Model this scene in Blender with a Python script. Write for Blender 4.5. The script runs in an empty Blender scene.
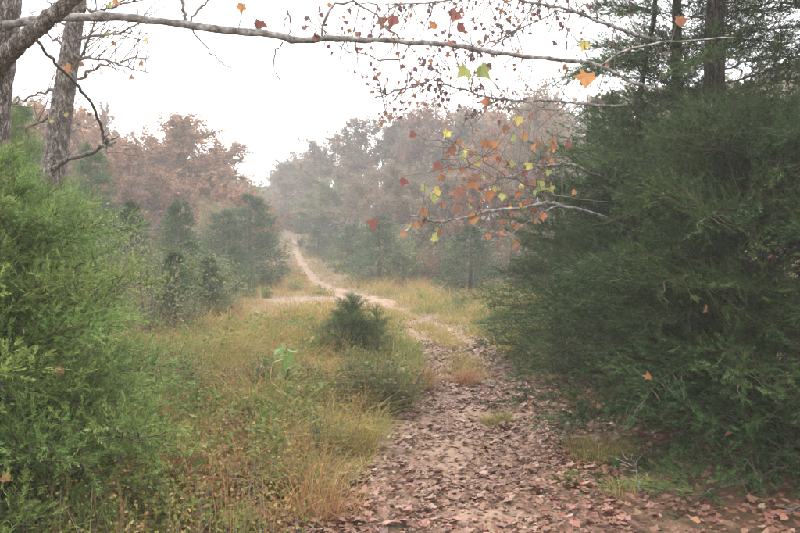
import bpy, math, random
import numpy as np
from mathutils import Vector, Matrix, Euler

# ------------------------------------------------------------------ camera, sky, light
S = bpy.context.scene
COL = S.collection
F = 900.0                      # focal length in photo pixels (photo is 800 x 533)
CAMZ = 1.6
HOR = 230.0                    # horizon row in the photo
PITCH = math.atan((266.5 - HOR) / F)
cam = bpy.data.objects.new('camera', bpy.data.cameras.new('camera'))
COL.objects.link(cam); S.camera = cam
cam.location = (0, 0, CAMZ)
cam.rotation_euler = (math.pi / 2 - PITCH, 0, 0)
cam.data.sensor_width = 36.0
cam.data.lens = F / 800 * 36.0
cam.data.clip_start = 0.05; cam.data.clip_end = 2000

SUN_EL, SUN_AZ = math.radians(48), math.radians(-25)      # ahead of the camera, to the left, behind cloud
W = bpy.data.worlds.new('World'); S.world = W; W.use_nodes = True
nt = W.node_tree; nt.nodes.clear()
sky = nt.nodes.new('ShaderNodeTexSky'); sky.sky_type = 'NISHITA'; sky.sun_disc = False
sky.sun_elevation = SUN_EL; sky.sun_rotation = SUN_AZ
sky.air_density = 1.0; sky.dust_density = 6.0; sky.ozone_density = 1.0
hs = nt.nodes.new('ShaderNodeHueSaturation'); hs.inputs['Saturation'].default_value = 0.12
mx = nt.nodes.new('ShaderNodeMix'); mx.data_type = 'RGBA'; mx.inputs[0].default_value = 0.72
mx.inputs[7].default_value = (9.0, 9.15, 9.35, 1)           # even cloud deck
bg = nt.nodes.new('ShaderNodeBackground'); bg.inputs['Strength'].default_value = 0.15
ow = nt.nodes.new('ShaderNodeOutputWorld')
nt.links.new(sky.outputs[0], hs.inputs['Color']); nt.links.new(hs.outputs[0], mx.inputs[6])
nt.links.new(mx.outputs[2], bg.inputs[0]); nt.links.new(bg.outputs[0], ow.inputs[0])

sd = bpy.data.lights.new('sun', 'SUN'); sd.energy = 1.5; sd.angle = math.radians(25); sd.color = (1, .97, .91)
so = bpy.data.objects.new('sun', sd); COL.objects.link(so)
_dir = Vector((math.sin(SUN_AZ) * math.cos(SUN_EL), math.cos(SUN_AZ) * math.cos(SUN_EL), math.sin(SUN_EL)))
so.rotation_euler = (-_dir).to_track_quat('-Z', 'Y').to_euler(); so.location = (0, 0, 60)

S.view_settings.view_transform = 'Standard'; S.view_settings.look = 'None'
S.view_settings.exposure = 1.5; S.view_settings.gamma = 1; S.view_settings.use_curve_mapping = False
S.render.engine = 'CYCLES'
cy = S.cycles
cy.max_bounces = 4; cy.diffuse_bounces = 3; cy.glossy_bounces = 1; cy.transmission_bounces = 3
cy.volume_bounces = 1; cy.transparent_max_bounces = 6; cy.use_denoising = True; cy.use_light_tree = False; cy.adaptive_threshold = .02
cy.caustics_reflective = False; cy.caustics_refractive = False

# ------------------------------------------------------------------ helpers
rng = np.random.default_rng(7)

def nrm(v):
    v = np.asarray(v, float)
    return v / np.maximum(np.linalg.norm(v, axis=-1, keepdims=True), 1e-9)

def vnoise(x, y, seed=0):
    """smooth value noise in 0..1"""
    x = np.asarray(x, float); y = np.asarray(y, float)
    xi = np.floor(x).astype(np.int64); yi = np.floor(y).astype(np.int64)
    fx = x - xi; fy = y - yi
    fx = fx * fx * (3 - 2 * fx); fy = fy * fy * (3 - 2 * fy)
    def h(a, b):
        n = (a * 374761393 + b * 668265263 + seed * 1274126177) & 0xffffffff
        n = ((n ^ (n >> 13)) * 1274126177) & 0xffffffff
        return ((n ^ (n >> 16)) & 0xffff) / 65535.0
    return (h(xi, yi) * (1 - fx) + h(xi + 1, yi) * fx) * (1 - fy) + (h(xi, yi + 1) * (1 - fx) + h(xi + 1, yi + 1) * fx) * fy

# the lie of the land, along the view: nearly flat, a shallow dip, then the rise the trail climbs
_py = np.array([-300, 0, 5, 11, 14, 18, 24, 30, 36, 42, 48, 54, 60, 70, 90, 120, 300.])
_pz = np.array([0, 0, 0, 0, -.03, -.17, -.28, -.38, -.37, -.25, .05, .42, .9, 1.7, 3.0, 4.2, 6.0])
_ys = np.arange(-300, 301, 0.5); _zs = np.interp(_ys, _py, _pz)
_k = np.hanning(15); _k /= _k.sum(); _zs = np.convolve(np.pad(_zs, 7, mode='edge'), _k, mode='valid')

# trail centre line: distance, x, width
_pd = np.array([1.5, 4.75, 6.5, 8.5, 10.5, 12.5, 14.5, 17, 20, 24, 28, 33, 40, 47, 54, 60, 66])
_px = np.array([.45, .46, .52, .70, .84, .78, .62, .38, -.15, -.75, -1.75, -3.0, -4.1, -5.2, -6.25, -7.0, -7.3])
_pw = np.array([1.65, 1.55, 1.35, 1.15, 1.05, 1.0, .85, .7, .66, 1.3, 1.0, .55, .42, .40, .45, .6, .6])
def path_x(y): return np.interp(y, _pd, _px)
def path_w(y): return np.interp(y, _pd, _pw)

def terrain(x, y):
    x = np.asarray(x, float); y = np.asarray(y, float)
    z = np.interp(y, _ys, _zs)
    z = z + 0.10 * (vnoise(x * .35, y * .35, 3) - .5) * np.clip((np.abs(x - path_x(y)) - .8) / 2, 0, 1)
    z = z + 0.012 * np.clip(np.abs(x) - 6, 0, 60) 
    d = np.abs(x - path_x(y)) / (path_w(y) * .5)
    z = z - 0.05 * np.clip(1.25 - d, 0, 1) * (y < 66) * (y > 1)
    return z

def tz(x, y): return float(terrain(x, y))

_cp, _sp = math.cos(PITCH), math.sin(PITCH)
def at(px, py, d):
    """point seen at photo pixel (px, py), d metres ahead"""
    u = (px - 400) / F; v = (266.5 - py) / F
    dy = _cp + v * _sp; dz = -_sp + v * _cp
    s = d / dy
    return np.array([u * s, d, CAMZ + dz * s])

def ground(px, py):
    for d in np.arange(2.5, 140, .05):
        p = at(px, py, d)
        if p[2] <= tz(p[0], p[1]):
            return p
    return p

class MB:
    def __init__(s): s.V = []; s.T = []; s.R = []; s.n = 0
    def add(s, V, T, R=0.5):
        V = np.asarray(V, float).reshape(-1, 3); T = np.asarray(T, np.int64).reshape(-1, 3)
        s.V.append(V); s.T.append(T + s.n)
        R = np.broadcast_to(np.asarray(R, float), (len(V),)) if np.ndim(R) < 2 else np.asarray(R).reshape(-1)
        s.R.append(R); s.n += len(V)
    def data(s): return np.concatenate(s.V), np.concatenate(s.T), np.concatenate(s.R)
    def mesh(s, name, mat, smooth=False):
        V, T, R = s.data()
        me = bpy.data.meshes.new(name)
        me.vertices.add(len(V)); me.vertices.foreach_set('co', V.astype(np.float32).ravel())
        me.loops.add(len(T) * 3); me.loops.foreach_set('vertex_index', T.astype(np.int32).ravel())
        me.polygons.add(len(T)); me.polygons.foreach_set('loop_start', np.arange(0, len(T) * 3, 3, dtype=np.int32))
        me.polygons.foreach_set('use_smooth', np.full(len(T), smooth))
        a = me.attributes.new('rnd', 'FLOAT', 'POINT'); a.data.foreach_set('value', R.astype(np.float32))
        me.update(calc_edges=True); me.validate()
        if mat: me.materials.append(mat)
        return me
    def build(s, name, mat, parent=None, smooth=False):
        return link(name, s.mesh(name, mat, smooth), parent)

def link(name, me, parent=None):
    o = bpy.data.objects.new(name, me); COL.objects.link(o)
    if parent: o.parent = parent
    return o

def link_m(name, me, mat_, parent=None):
    """link shared mesh data with a material of the object's own"""
    o = link(name, me, parent)
    if not me.materials: me.materials.append(None)
    o.material_slots[0].link = 'OBJECT'; o.material_slots[0].material = mat_
    return o

def thing(name, label, cat, loc=(0, 0, 0), rotz=0, group=None):
    o = bpy.data.objects.new(name, None); COL.objects.link(o)
    o.empty_display_size = .1
    o.location = loc; o.rotation_euler = (0, 0, rotz)
    return tag(o, label, cat, group)

def tag(o, label=None, cat=None, group=None, kind=None):
    if label: o['label'] = label
    if cat: o['category'] = cat
    if group: o['group'] = group
    if kind: o['kind'] = kind
    return o

def tube(mb, pts, rad, k=6, r=0.5, cap=True, jit=0.0, seed=0):
    P = np.asarray(pts, float); n = len(P); rad = np.broadcast_to(np.asarray(rad, float), (n,))
    t = nrm(np.gradient(P, axis=0))
    ref = np.array([0, 0, 1.]) if abs(nrm(P[-1] - P[0])[2]) < .8 else np.array([1., 0, 0])
    a = nrm(np.cross(t, ref)); b = np.cross(t, a)
    th = np.arange(k) * 2 * np.pi / k
    V = P[:, None] + rad[:, None, None] * (a[:, None] * np.cos(th)[None, :, None] + b[:, None] * np.sin(th)[None, :, None])
    if jit: V = P[:, None] + (V - P[:, None]) * (1 + jit * np.random.default_rng(seed).normal(size=(n, k)) + jit * np.random.default_rng(seed + 1).normal(size=(1, k)))[..., None]
    V = V.reshape(-1, 3); T = []
    i = np.arange(k); j = (i + 1) % k
    for s in range(n - 1):
        o = s * k
        T.append(np.stack([o + i, o + j, o + k + j], 1)); T.append(np.stack([o + i, o + k + j, o + k + i], 1))
    if cap:
        V = np.vstack([V, P[-1:], P[:1]]); o = (n - 1) * k
        T.append(np.stack([o + i, o + j, np.full(k, n * k)], 1)); T.append(np.stack([j, i, np.full(k, n * k + 1)], 1))
    mb.add(V, np.concatenate(T), r)

def smooth_path(ctrl, n, rough=0.0, seed=0):
    """Catmull-Rom through control points"""
    C = np.asarray(ctrl, float); m = len(C)
    Cx = np.vstack([2 * C[0] - C[1], C, 2 * C[-1] - C[-2]])
    u = np.linspace(0, m - 1 - 1e-6, n); i = u.astype(int); f = (u - i)[:, None]
    p0, p1, p2, p3 = Cx[i], Cx[i + 1], Cx[i + 2], Cx[i + 3]
    P = .5 * ((2 * p1) + (-p0 + p2) * f + (2 * p0 - 5 * p1 + 4 * p2 - p3) * f ** 2 + (-p0 + 3 * p1 - 3 * p2 + p3) * f ** 3)
    if rough:
        P[1:-1] += np.random.default_rng(seed).normal(0, rough, P[1:-1].shape)
    return P

# ------------------------------------------------------------------ materials
def mat(name, ramp, rough=.7, trans=0.0, spec=.25, objvar=0.0, noise=0.0, nscale=3.0, bump=0.0, bscale=20.0, coord='Object', attr=True, namt=None, huevar=0.0, stretch=None, vor=0.0):
    m = bpy.data.materials.new(name); m.use_nodes = True
    n = m.node_tree; n.nodes.clear(); L = n.links
    out = n.nodes.new('ShaderNodeOutputMaterial'); p = n.nodes.new('ShaderNodeBsdfPrincipled')
    p.inputs['Roughness'].default_value = rough; p.inputs['Specular IOR Level'].default_value = spec
    cr = n.nodes.new('ShaderNodeValToRGB'); cr.color_ramp.interpolation = 'LINEAR'
    els = cr.color_ramp.elements
    while len(els) < len(ramp): els.new(.5)
    for i, (pos, c) in enumerate(ramp): els[i].position = pos; els[i].color = (*c, 1)
    val = None
    if attr:
        a = n.nodes.new('ShaderNodeAttribute'); a.attribute_name = 'rnd'; val = a.outputs['Fac']
    tc0 = n.nodes.new('ShaderNodeTexCoord'); tc = n.nodes.new('ShaderNodeMapping'); tc.inputs['Scale'].default_value = stretch or (1, 1, 1)
    L.new(tc0.outputs[coord], tc.inputs[0])
    if noise:
        nz = n.nodes.new('ShaderNodeTexNoise'); nz.inputs['Scale'].default_value = nscale; nz.inputs['Detail'].default_value = 4
        L.new(tc.outputs[0], nz.inputs['Vector'])
        mr = n.nodes.new('ShaderNodeMath'); mr.operation = 'MULTIPLY_ADD'
        L.new(nz.outputs['Fac'], mr.inputs[0]); mr.inputs[1].default_value = noise * 2; mr.inputs[2].default_value = -noise if val else .5 - noise
        if val:
            ad = n.nodes.new('ShaderNodeMath'); ad.operation = 'ADD'; ad.use_clamp = True
            L.new(val, ad.inputs[0]); L.new(mr.outputs[0], ad.inputs[1]); val = ad.outputs[0]
        else: val = mr.outputs[0]
    crack = None
    if vor:
        vo_ = n.nodes.new('ShaderNodeTexVoronoi'); vo_.feature = 'DISTANCE_TO_EDGE'; vo_.inputs['Scale'].default_value = vor
        wn = n.nodes.new('ShaderNodeTexNoise'); wn.inputs['Scale'].default_value = vor * 1.6; wa = n.nodes.new('ShaderNodeMixRGB'); wa.blend_type = 'LINEAR_LIGHT'; wa.inputs[0].default_value = .05
        L.new(tc.outputs[0], wn.inputs['Vector']); L.new(tc.outputs[0], wa.inputs[1]); L.new(wn.outputs['Color'], wa.inputs[2]); L.new(wa.outputs[0], vo_.inputs['Vector'])
        ck = n.nodes.new('ShaderNodeMapRange'); ck.inputs[1].default_value = 0; ck.inputs[2].default_value = .16; ck.inputs[3].default_value = -.30; ck.inputs[4].default_value = .06
        L.new(vo_.outputs['Distance'], ck.inputs[0]); ca = n.nodes.new('ShaderNodeMath'); ca.operation = 'ADD'; ca.use_clamp = True
        L.new(val, ca.inputs[0]); L.new(ck.outputs[0], ca.inputs[1]); val = ca.outputs[0]; crack = ck.outputs[0]
    L.new(val, cr.inputs[0]); colr = cr.outputs[0]
    if objvar or huevar:
        oi = n.nodes.new('ShaderNodeObjectInfo'); h = n.nodes.new('ShaderNodeHueSaturation')
        mr = n.nodes.new('ShaderNodeMapRange'); mr.inputs[3].default_value = 1 - objvar; mr.inputs[4].default_value = 1 + objvar
        L.new(oi.outputs['Random'], mr.inputs[0]); L.new(mr.outputs[0], h.inputs['Value'])
        mh = n.nodes.new('ShaderNodeMapRange'); mh.inputs[3].default_value = .5 - huevar; mh.inputs[4].default_value = .5 + huevar
        fr = n.nodes.new('ShaderNodeMath'); fr.operation = 'FRACT'; mm = n.nodes.new('ShaderNodeMath'); mm.operation = 'MULTIPLY'; mm.inputs[1].default_value = 7.31
        L.new(oi.outputs['Random'], mm.inputs[0]); L.new(mm.outputs[0], fr.inputs[0]); L.new(fr.outputs[0], mh.inputs[0]); L.new(mh.outputs[0], h.inputs['Hue'])
        L.new(colr, h.inputs['Color']); colr = h.outputs[0]
    L.new(colr, p.inputs['Base Color'])
    if bump:
        b = n.nodes.new('ShaderNodeBump'); b.inputs['Strength'].default_value = bump; b.inputs['Distance'].default_value = .02
        nb = n.nodes.new('ShaderNodeTexNoise'); nb.inputs['Scale'].default_value = bscale; nb.inputs['Detail'].default_value = 6
        L.new(tc.outputs[0], nb.inputs['Vector']); 
        if crack:
            ha = n.nodes.new('ShaderNodeMath'); ha.operation = 'MULTIPLY_ADD'; ha.inputs[1].default_value = 2.5; L.new(crack, ha.inputs[0]); L.new(nb.outputs['Fac'], ha.inputs[2]); L.new(ha.outputs[0], b.inputs['Height'])
        else: L.new(nb.outputs['Fac'], b.inputs['Height'])
        L.new(b.outputs[0], p.inputs['Normal'])
    if trans:
        t = n.nodes.new('ShaderNodeBsdfTranslucent'); L.new(colr, t.inputs[0])
        ms = n.nodes.new('ShaderNodeMixShader'); ms.inputs[0].default_value = trans
        L.new(p.outputs[0], ms.inputs[1]); L.new(t.outputs[0], ms.inputs[2]); L.new(ms.outputs[0], out.inputs[0])
    else: L.new(p.outputs[0], out.inputs[0])
    return m

M = {}
M['ground'] = mat('ground_soil', [(.25, (.075, .042, .026)), (.5, (.115, .07, .04)), (.75, (.12, .10, .045))], .95, attr=False, noise=.5, nscale=.9, bump=.6, bscale=14)
M['path'] = mat('path_dirt', [(.2, (.11, .064, .04)), (.5, (.18, .112, .072)), (.8, (.25, .17, .118))], .9, attr=False, noise=.55, nscale=2.3, bump=.9, bscale=26)
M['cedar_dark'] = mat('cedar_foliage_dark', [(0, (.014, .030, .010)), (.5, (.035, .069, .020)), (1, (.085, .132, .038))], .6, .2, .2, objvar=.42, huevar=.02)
M['cedar_light'] = mat('cedar_foliage_light', [(0, (.060, .102, .024)), (.5, (.130, .205, .052)), (1, (.24, .31, .088))], .6, .25, .2, objvar=.35, huevar=.02)
M['cedar_far'] = mat('cedar_foliage_far', [(0, (.040, .066, .030)), (.5, (.072, .112, .045)), (1, (.12, .165, .066))], .65, .2, .2, objvar=.2, huevar=.01)
M['cedar_mid'] = mat('cedar_foliage_mid', [(0, (.035, .058, .022)), (.5, (.07, .112, .036)), (1, (.14, .19, .06))], .6, .25, .2, objvar=.3, huevar=.015)
M['cedar_wood'] = mat('cedar_bark', [(0, (.05, .032, .025)), (1, (.11, .075, .058))], .9, attr=True, noise=.4, nscale=30, bump=.5, bscale=60)
M['bark_grey'] = mat('grey_bark', [(.15, (.08, .062, .053)), (.4, (.17, .138, .12)), (.62, (.25, .212, .187)), (.8, (.38, .35, .32))], .9, attr=False, noise=.7, nscale=38, bump=1, bscale=90, stretch=(1, 1, .38), vor=30)
M['bark_pale'] = mat('pale_sycamore_bark', [(.2, (.09, .075, .065)), (.5, (.19, .17, .155)), (.8, (.36, .345, .33))], .8, attr=False, noise=.9, nscale=22, bump=.8, bscale=70)
M['cedar_trunk'] = mat('cedar_trunk_bark', [(.25, (.03, .021, .017)), (.5, (.085, .062, .05)), (.75, (.17, .135, .115))], .9, attr=False, noise=.8, nscale=44, bump=1, bscale=90, stretch=(1, 1, .16), vor=40)
M['bark_far'] = mat('far_bark', [(0, (.10, .085, .075)), (1, (.2, .175, .16))], .9, objvar=.15)
M['twig'] = mat('twig_bark', [(0, (.07, .052, .045)), (1, (.17, .135, .115))], .85, noise=.3, nscale=25)
M['grass'] = mat('meadow_grass', [(0, (.11, .15, .036)), (.3, (.21, .19, .052)), (.55, (.34, .24, .08)), (.8, (.34, .18, .082)), (1, (.26, .115, .063))], .75, .3, .15)
M['litter'] = mat('dead_leaf', [(0, (.075, .03, .018)), (.3, (.125, .050, .028)), (.6, (.17, .078, .044)), (.85, (.215, .12, .074)), (1, (.28, .19, .14))], .6, .12, .3)
M['leaf_piece'] = mat('dead_leaf_single', [(0, (.11, .043, .027)), (.5, (.185, .082, .052)), (1, (.28, .155, .105))], .6, .1, .3, objvar=.4, huevar=.02, noise=.4, nscale=18)
def leafmat(name, c, v=.15, hv=.012, tr=.5):
    d = tuple(x * .7 for x in c); return mat(name, [(0, d), (1, c)], .55, tr, .3, objvar=v, huevar=hv, noise=.5, nscale=12)
M['leaf_red'] = leafmat('red_leaf', (.22, .085, .065), .25)
M['leaf_purple'] = leafmat('purple_leaf', (.15, .075, .085), .25)
M['leaf_orange'] = leafmat('orange_leaf', (.40, .185, .085), .25)
M['leaf_yellow'] = leafmat('yellow_leaf', (.50, .41, .13), .2)
M['leaf_green'] = leafmat('yellowgreen_leaf', (.34, .36, .12), .25, .012, .38)
M['leaf_fresh'] = leafmat('fresh_green_leaf', (.17, .31, .07))
M['leaf_brown'] = leafmat('brown_leaf', (.30, .14, .08))
def crownmat(name, a, b, c): return mat(name, [(0, a), (.5, b), (1, c)], .7, .35, .15, objvar=.14, huevar=.012)
M['russet'] = crownmat('russet_crown', (.135, .07, .046), (.215, .115, .076), (.35, .20, .10))
M['greybrown'] = crownmat('greybrown_crown', (.13, .095, .07), (.21, .155, .115), (.26, .21, .14))
M['olive'] = crownmat('olive_crown', (.10, .11, .05), (.17, .175, .075), (.26, .23, .11))
M['mauve'] = mat('mixed_autumn_crown', [(0, (.085, .095, .05)), (.25, (.15, .135, .075)), (.45, (.20, .14, .10)), (.75, (.22, .125, .085)), (1, (.25, .19, .15))], .7, .35, .15, objvar=.14, huevar=.012)

# ------------------------------------------------------------------ ground, trail
def axis(lo, hi, fine_lo, fine_hi, step, grow=1.18):
    a = list(np.arange(fine_lo, fine_hi + 1e-6, step))
    s = step
    while a[-1] < hi: s *= grow; a.append(min(a[-1] + s, hi))
    s = step
    while a[0] > lo: s *= grow; a.insert(0, max(a[0] - s, lo))
    return np.array(a)
gx = axis(-260, 260, -9, 5, .25); gy = axis(-260, 260, 0, 66, .32)
X, Y = np.meshgrid(gx, gy); Z = terrain(X, Y)
nx, ny = len(gx), len(gy)
idx = np.arange(nx * ny).reshape(ny, nx)
a, b, c, d = idx[:-1, :-1].ravel(), idx[:-1, 1:].ravel(), idx[1:, 1:].ravel(), idx[1:, :-1].ravel()
mb = MB(); mb.add(np.stack([X, Y, Z], -1).reshape(-1, 3), np.concatenate([np.stack([a, b, c], 1), np.stack([a, c, d], 1)]))
GROUND = tag(mb.build('ground', M['ground'], smooth=True), kind='structure')

def strip(name, ys, cx, hw, seed, across=16):
    mb = MB(); n = len(ys)
    u = np.linspace(-1, 1, across)
    el = hw * (1 + .25 * (vnoise(ys * 1.3, ys * 0 + 2.2, seed) - .5) + .3 * (vnoise(ys * 4, ys * 0 + 5.2, seed) - .5))
    er = hw * (1 + .25 * (vnoise(ys * 1.3, ys * 0 + 8.2, seed) - .5) + .3 * (vnoise(ys * 4, ys * 0 + 9.2, seed) - .5))
    XX = cx[:, None] + np.where(u < 0, u * el[:, None], u * er[:, None]); YY = np.repeat(ys[:, None], across, 1)
    ZZ = terrain(XX, YY) + .028 - .03 * np.abs(u) ** 4 + .03 * (vnoise(XX * 3, YY * 3, seed + 1) - .4) * (1 - np.abs(u) ** 3)
    ZZ -= .02 * np.exp(-((np.abs(u) - .62) / .22) ** 2)
    id_ = np.arange(n * across).reshape(n, across)
    a, b, c, d = id_[:-1, :-1].ravel(), id_[:-1, 1:].ravel(), id_[1:, 1:].ravel(), id_[1:, :-1].ravel()
    mb.add(np.stack([XX, YY, ZZ], -1).reshape(-1, 3), np.concatenate([np.stack([a, b, c], 1), np.stack([a, c, d], 1)]))
    return tag(mb.build(name, M['path'], smooth=True), kind='structure')
ys = np.concatenate([np.arange(1.5, 20, .12), np.arange(20, 66, .3)])
PATH = strip('trail', ys, path_x(ys), path_w(ys) / 2, 11)
# bare earth where an older track bends off to the left
def side_d(x, y):
    return np.abs(y - (24.2 + .05 * (x + 2) ** 2)) / (1.1 + .25 * np.sin(x * 1.7))
sx = np.arange(-3.7, -.75, .12); mb = MB(); u = np.linspace(-1, 1, 14)
cyy = 24.2 + .05 * (sx + 2) ** 2; hw = (.95 + .25 * np.sin(sx * 1.7)) * np.clip((sx + 3.8) / .9, .1, 1) * np.clip((-.6 - sx) / .7, .2, 1)
YY = cyy[:, None] + u * hw[:, None] * (1 + .3 * (vnoise(sx * 3, sx * 0, 4) - .5))[:, None]; XX = np.repeat(sx[:, None], 14, 1)
ZZ = terrain(XX, YY) + .03 - .03 * np.abs(u) ** 4
id_ = np.arange(len(sx) * 14).reshape(-1, 14)
a, b, c, d = id_[:-1, :-1].ravel(), id_[:-1, 1:].ravel(), id_[1:, 1:].ravel(), id_[1:, :-1].ravel()
mb.add(np.stack([XX, YY, ZZ], -1).reshape(-1, 3), np.concatenate([np.stack([a, c, b], 1), np.stack([a, d, c], 1)]))
tag(mb.build('side_track', M['path'], smooth=True), kind='structure')

# ------------------------------------------------------------------ plant builders
def perp_rand(d, r):
    q = r.normal(size=d.shape); q -= (q * d).sum(-1, keepdims=True) * d
    return nrm(q)

def sprays(mb, pos, dr, ln, m, r, wl=(.025, .05), ww=.0045, rb=None):
    """feathery scale-leaf sprays: every tertiary twig carries m slim leaflets"""
    N = len(pos)
    s = r.uniform(.05, 1, (N, m)); s[:, -2:] = 1
    D = np.repeat(dr[:, None], m, 1)
    q = perp_rand(D, r); ang = r.uniform(.35, .95, (N, m)) * np.where(s > .99, .35, 1)
    td = D * np.cos(ang)[..., None] + q * np.sin(ang)[..., None]
    b = pos[:, None] + D * (s * ln[:, None])[..., None]
    L = r.uniform(*wl, (N, m)) * (1.15 - .5 * s)
    w = nrm(np.cross(td, r.normal(size=td.shape))) * (ww * r.uniform(.7, 1.3, (N, m)))[..., None]
    V = np.stack([b - w * .5, b + w * .5 , b + td * (L * .55)[..., None] + w * .45, b + td * L[..., None]], 2)   # N,m,4,3
    base = np.arange(N * m)[:, None] * 4
    T = np.concatenate([base + [0, 1, 2], base + [0, 2, 3]])
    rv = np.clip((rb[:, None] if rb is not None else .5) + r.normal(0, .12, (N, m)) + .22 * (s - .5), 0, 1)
    mb.add(V, T, np.repeat(rv.reshape(-1), 4))

def cedar_bough(seed, L=1.0, n2=24, step=.04, m=16, droop=.25, wl=(.025, .05), ww=.0045):
    r = np.random.default_rng(seed)
    wood, fol = MB(), MB()
    t = np.linspace(0, 1, 9)
    stem = np.stack([L * t, .06 * L * np.sin(t * 5 + r.uniform(0, 6)) * t, L * (.16 * t - droop * t * t) + 0 * t], 1)
    stem[1:] += r.normal(0, .012 * L, (8, 3))
    tube(wood, stem, np.linspace(.010 * L ** .5, .0012, 9), 4, .5)
    P, Dv, Ln, Rb = [], [], [], []
    for i in range(n2):
        u = .10 + .9 * (i + r.uniform()) / n2
        p = np.array([np.interp(u, t, stem[:, k]) for k in range(3)])
        tang = nrm(np.array([np.interp(min(u + .05, 1), t, stem[:, k]) - np.interp(u - .05, t, stem[:, k]) for k in range(3)]))
        side = 1 if i % 2 else -1
        az = side * r.uniform(.2, 2.2) * 1.0
        q = np.array([0, math.sin(az), math.cos(az) * .8])
        q = nrm(q - tang * (q @ tang)); ang = r.uniform(.5, 1.0)
        d0 = tang * math.cos(ang) + q * math.sin(ang)
        l2 = L * (.16 + .40 * (1 - u)) * r.uniform(.7, 1.2)
        if u > .95: d0, l2 = tang, L * .18
        k = 6; tt = np.linspace(0, 1, k)
        sec = p + np.outer(tt * l2, d0); sec[:, 2] += l2 * (.18 * tt ** 2) * r.uniform(-.6, 1.2)
        sec[1:] += r.normal(0, .008, (k - 1, 3))
        tube(wood, sec, np.linspace(.0036, .0008, k), 3, .6, False)
        nt_ = max(4, int(l2 / step)); rb = r.uniform(.2, .75)
        for j in range(nt_):
            v = .12 + .88 * (j + r.uniform(.2, .8)) / nt_
            P.append([np.interp(v, tt, sec[:, c]) for c in range(3)])
            qq = r.normal(size=3); qq -= d0 * (qq @ d0); qq = nrm(qq); ag = r.uniform(.4, 1.05)
            if v > .93: ag *= .2
            Dv.append(nrm(d0 * math.cos(ag) + qq * math.sin(ag) + np.array([0, 0, .22])))
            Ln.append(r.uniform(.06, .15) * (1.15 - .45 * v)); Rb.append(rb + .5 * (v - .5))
    for j in range(int(40 * L)):                                  # sprays sitting straight on the stem
        v = .25 + .75 * r.uniform(); P.append([np.interp(v, t, stem[:, c]) for c in range(3)])
        qq = nrm(r.normal(size=3)); Dv.append(nrm(np.array([.8, 0, .3]) + .8 * qq)); Ln.append(r.uniform(.06, .14)); Rb.append(.3 + .4 * v)
    P, Dv, Ln, Rb = map(np.array, (P, Dv, Ln, Rb))
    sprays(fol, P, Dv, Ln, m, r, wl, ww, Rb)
    return wood, fol

BOUGH = {}
for kind, L, n2, seeds in (('small', .8, 18, (1, 2, 3, 4)), ('big', 1.5, 34, (11, 12, 13, 14, 15))):
    for s in seeds:
        w, f = cedar_bough(s, L, n2, .034 if kind == 'small' else .05, 22 if kind == 'small' else 28, wl=(.016, .036) if kind == 'small' else (.018, .038), ww=.0042)
        BOUGH.setdefault(kind, []).append((L, w, f))
BM = {}
def bough_mesh(kind, i, fol):
    key = (kind, i)
    if key not in BM:
        L, w, f = BOUGH[kind][i]
        BM[key] = (L, w.mesh('bough', M['cedar_wood']), f.mesh('cedar_spray', None))
    return BM[key]

def cedar(label, base, height, radius, nb, kind, fol, seed, u0=.03, u1=.98, lean=(0, 0), group=None, prof=None, trunk_r=.08, pitch=(-.1, .95), azr=None, name='cedar_tree', skip=None):
    r = np.random.default_rng(seed)
    base = np.array([base[0], base[1], tz(base[0], base[1]) - .03])
    t = thing(name, label, 'tree', base, 0, group)
    mb = MB(); tt = np.linspace(0, 1, 70)
    wob = np.cumsum(r.normal(0, trunk_r * .022, (70, 3)), 0) * [1, 1, 0]; wob[0] = 0
    tp = np.stack([lean[0] * tt, lean[1] * tt, height * tt], 1) + wob
    tube(mb, tp, trunk_r * (1 - tt) ** .8 + .006, 14, .5, True, .05, seed)
    mb.build('trunk', M['cedar_trunk'], t, True)
    nv = len(BOUGH[kind])
    for i in range(nb):
        u = u0 + (u1 - u0) * ((i + r.uniform()) / nb) ** 1.05
        az = i * 2.39996 + r.uniform(-.4, .4)
        if azr: az = r.uniform(*azr)
        ln = radius * (prof(u) if prof else (1 - u) ** .75 + .08) * r.uniform(.75, 1.18)
        if skip and skip(u, az, ln): continue
        L, wm, fm = bough_mesh(kind, r.integers(nv), fol)
        s = ln / L
        p = np.array([np.interp(u, tt, tp[:, c]) for c in range(3)])
        pit = pitch[0] + (pitch[1] - pitch[0]) * u ** 1.2 + r.normal(0, .12)
        bo = link('bough', wm, t); bo.location = p
        bo.rotation_euler = Euler((r.uniform(-.5, .5), -pit, az), 'XYZ'); bo.scale = (s, s * r.uniform(.95, 1.35), s * r.uniform(.6, 1.0) if kind == 'big' else s * r.uniform(.8, 1.2))
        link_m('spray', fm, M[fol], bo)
    return t

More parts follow.
